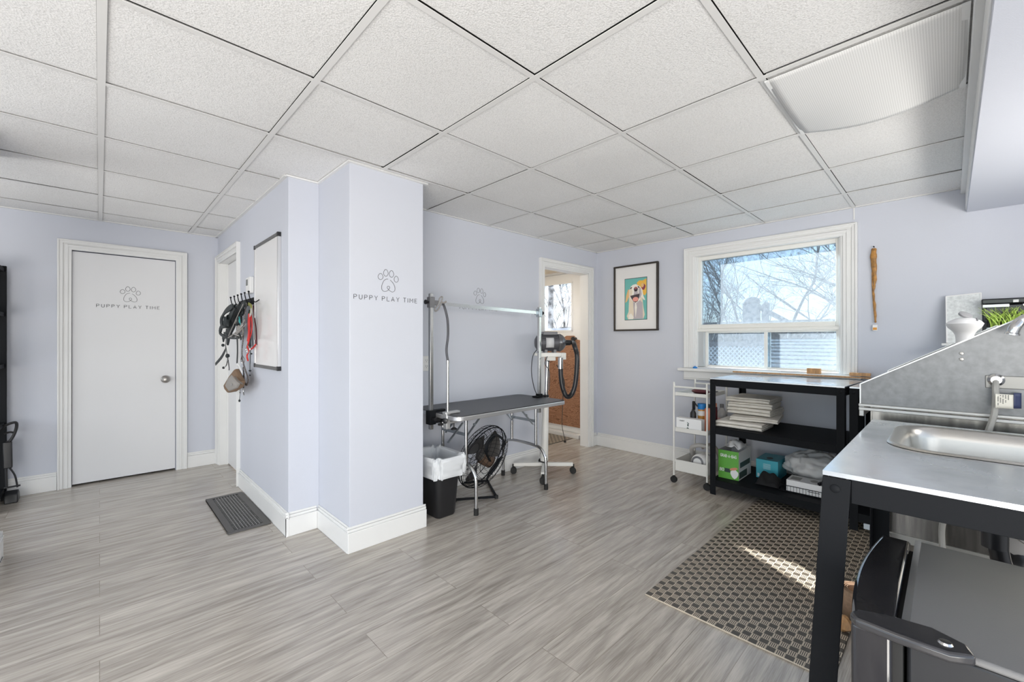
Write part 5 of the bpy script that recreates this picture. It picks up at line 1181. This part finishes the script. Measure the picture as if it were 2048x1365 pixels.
# ------------------------------------------------------------ sagging light diffuser in the ceiling
r = thing('ceiling_light_panel', 'sagging perforated white diffuser panel in the ceiling grid near soffit', 'light panel', (3.2, -.0, HC))
q = [(1.86+1.2, 0)]
def dif(u, v):
    x = 1.83+u*.585; y = -.038+(1-v)*.528
    sag = -.042*u**1.3*math.sin(PI*v)-.010*math.sin(PI*u)
    return (x, y, HC-.004+sag)
m_ = MB(); m_.grid(dif, 24, 16); m_.build('diffuser', PERF, r, solid=.003, ang=60)
MB().bar((1.83, -.034, HC-.006), (2.42, -.034, HC-.006), .018, .008).bar((1.83, .49, HC-.006), (2.42, .49, HC-.006), .012, .006).build('panel_edge', TRIM, r)

# ------------------------------------------------------------ outdoors
BARK = pm('bark', (.13, .125, .12), .85, var=.3, vs=20); SNOW = pm('pale_ground', (.11, .10, .085), .9, var=.2, vs=1)
ROOFM = pm('grey_shingles', (.13, .15, .17), .9, var=.35, vs=18); DECK = pm('weathered_wood', (.16, .15, .15), .8, var=.2, vs=8)
st(MB().box(4.4, 60, -40, 50, -.5, -.4).build('ground', SNOW))
def tree(base, h, lab, seed, spread=.5, depth=6, r0=.08, lean=(0,0,0)):
    rnd = random.Random(seed); b = MB()
    def br(p, d, L, rad, lv):
        pts = [p]; q = p.copy(); dd = d.copy()
        for k in range(3):
            dd = (dd+Vector((rnd.uniform(-1,1), rnd.uniform(-1,1), rnd.uniform(-.6,.7)))*.20).normalized(); q = q+dd*L/3; pts.append(q.copy())
        b.tube(pts, [max(.0035, rad*(1-.11*k)) for k in range(4)], 3 if lv < 3 else 6, cap=False)
        if lv <= 1: return
        for k in range(3 if lv != depth else 4):
            ax2 = Vector((rnd.uniform(-1,1), rnd.uniform(-1,1), rnd.uniform(-.3,.5))); st_ = pts[3] if k == 0 else pts[rnd.choice((1, 2, 2))]
            nd = (dd+ax2*spread*(.7 if k == 0 else 1.9)).normalized()
            br(st_, nd, L*rnd.uniform(.62, .86)*(1 if k == 0 else .85), rad*(.72 if k == 0 else .5), lv-1)
    br(Vector(base), (Vector((0,0,1))+Vector(lean)).normalized(), h*.27, r0, depth)
    return tag(b.build('bare_tree', BARK), lab, 'tree', 'bare trees outside the window')
tree((10.5, .2, -.4), 7, 'large bare tree with spreading limbs at the right of the window view', 5, .5, 7, .07, (-.0, .1, 0))
tree((12, 2.6, -.4), 7, 'bare tree with fine branches in the middle of the window view', 8, .45, 7, .05)
tree((12, 4.6, -.4), 6, 'slim bare tree at the left of the window view', 15, .45, 7, .055)
tree((15, 2.2, -.4), 8.5, 'distant bare tree behind the others in the window view', 21, .5, 7, .06)
tree((15, 4.9, -.4), 8, 'tall distant bare tree behind the deck post', 27, .5, 7, .06)
tree((11.0, 8.8, -.4), 6.5, 'bare tree seen through the glass of the plywood door', 33, .5, 7, .06)
tree((7.4, -.3, -.2), 3.4, 'low tangled bare bush at the right of the window view', 41, .75, 6, .02)
r = thing('evergreen_tree', 'dark rounded evergreen at the right of the window view', 'tree', (10.5, .6, -.4))
MB().cyl((10.5, .6, -.4), (10.5, .6, 1), .1).build('trunk', BARK, r)
random.seed(9); m_ = MB()
for k in range(2600):
    a, ph = random.uniform(0, 2*PI), math.acos(random.uniform(-1, 1)); rr_ = random.uniform(.3, 1)**.4
    c_ = Vector((10.5+.75*rr_*math.sin(ph)*math.cos(a), .45+.75*rr_*math.sin(ph)*math.sin(a), 2.15+.95*rr_*math.cos(ph)))
    d_ = Vector((random.uniform(-1,1), random.uniform(-1,1), random.uniform(-1,1))).normalized(); e_ = d_.orthogonal().normalized()
    m_.add([c_, c_+d_*.10+e_*.03, c_+d_*.15, c_+d_*.10-e_*.03], [(0,1,2,3)])
m_.build('foliage', pm('evergreen', (.05,.075,.06), .8), r)
# deck post with round head, rail and second post
def post(x, y, h, w, lab):
    r = thing('fence_post', lab, 'post', (x, y, -.4)); MB().box(x-w/2, x+w/2, y-w/2, y+w/2, -.4, h-w*.5).build('shaft', DECK, r); MB().ball((x, y, h-w*.35), w*.62, 16, (1, 1, .62)).build('cap', DECK, r)
p = atx(1503, 600, 5.6); post(5.6, p.y, p.z+.03, .15, 'round-capped wooden deck post outside the window')
p = atx(1531, 608, 6.2); post(6.2, p.y, p.z+.02, .07, 'thin deck post behind the round-capped one')
a, b = atx(1513, 612, 5.65), atx(1578, 646, 5.65)
tag(MB().bar(a, b, .05, .05).bar(b, b+(b-a)*.8, .05, .05).build('deck_rail', DECK), 'sloping wooden handrail running from the deck post', 'rail')
# privacy lattice
r = thing('lattice_fence', 'diamond lattice fence seen through the lower left window pane', 'fence', (5.4, 2.0, -.4))
m_ = MB(); yA, yB_, zA, zB = 1.45, 2.35, .25, 1.12
for k in range(-14, 30):
    for s_ in (1, -1):
        y0_ = yA+k*.05; 
        pts = []
        for t_ in (0, 1):
            z_ = zA+(zB-zA)*t_; y_ = y0_+(z_-zA)*s_*.9; pts.append((y_, z_))
        (ya1, za1), (ya2, za2) = pts
        # clip to y-range
        def cl(ya, za, yb3, zb3):
            if ya == yb3: return None
            t0_, t1_ = 0., 1.
            for lim, sg in ((yA, 1), (yB_, -1)):
                fa = (ya-lim)*sg; fb = (yb3-lim)*sg
                if fa < 0 and fb < 0: return None
                if fa < 0: t0_ = max(t0_, fa/(fa-fb))
                elif fb < 0: t1_ = min(t1_, fa/(fa-fb))
            if t0_ >= t1_: return None
            return [(ya+(yb3-ya)*t_, za+(zb3-za)*t_) for t_ in (t0_, t1_)]
        c_ = cl(ya1, za1, ya2, za2)
        if c_: m_.bar((5.4+.006*s_, c_[0][0], c_[0][1]), (5.4+.006*s_, c_[1][0], c_[1][1]), .010, .016, (1,0,0))
m_.build('lattice_panel', pm('pale_lattice', (.5,.52,.54), .7), r)
MB().box(5.37, 5.43, yA-.04, yA, -.4, 1.16).box(5.37, 5.43, yB_, yB_+.04, -.4, 1.16).box(5.37, 5.43, yA, yB_, zB, zB+.05).build('fence_frame', DECK, r)
# neighbour's shingled shed roof
tag(MB().box(17, 17.3, -6, 14, -.4, 1.9).build('hedge_bank', pm('brown_hedge', (.16,.13,.10), .95, var=.5, vs=6, bump=1, bs=20)), 'long brown brushwood hedge far behind the bare trees', 'hedge')
r = thing('shed', 'low shed with grey diagonal shingle roof seen through lower right pane', 'shed', (8, 1.5, -.4))
MB().add([(6.4, -.6, .55), (6.4, 2.25, .55), (9.5, 2.6, 1.22), (9.5, -.9, 1.22), (6.4, -.6, .50), (6.4, 2.25, .50), (9.5, 2.6, 1.17), (9.5, -.9, 1.17)], [(0,1,2,3),(7,6,5,4),(0,4,5,1),(1,5,6,2),(2,6,7,3),(3,7,4,0)]).build('roof', ROOFM, r)
m_ = MB()
for k in range(13): t_ = k/12; m_.bar((6.4+3.1*t_, -.6-.3*t_, .556+.67*t_), (6.4+3.1*t_, 2.25+.35*t_, .556+.67*t_), .03, .012)
m_.build('shingle_course', pm('shingle_dark', (.07,.08,.09), .9), r)
MB().box(6.5, 9.3, -.5, 2.2, -.4, .5).build('shed_wall', DECK, r)
tag(MB().box(4.74, 4.88, 2.95, 3.10, -.4, 2.6).build('porch_post', pm('blue_grey_paint', (.16,.22,.33), .6)), 'blue-grey porch post outside beyond the left jamb of the window', 'post')
tag(MB().box(4.74, 4.88, -1.2, 2.95, 2.52, 2.7).build('porch_beam', pm('blue_beam', (.22,.32,.48), .6)), 'blue-grey porch beam high outside above the window', 'beam')
tag(MB().box(6.9, 7.0, 3.0, 12, -.4, 1.45).build('garden_wall', pm('grey_boards', (.33,.36,.42), .8, var=.2, vs=6)), 'grey board fence seen through the plywood door glass', 'fence')
tag(MB().tube([(9.0, 7.75, -.4), (9.0, 7.7, 7)], [.09, .06], 10).build('utility_pole', BARK), 'straight utility pole seen through the plywood door glass', 'pole')
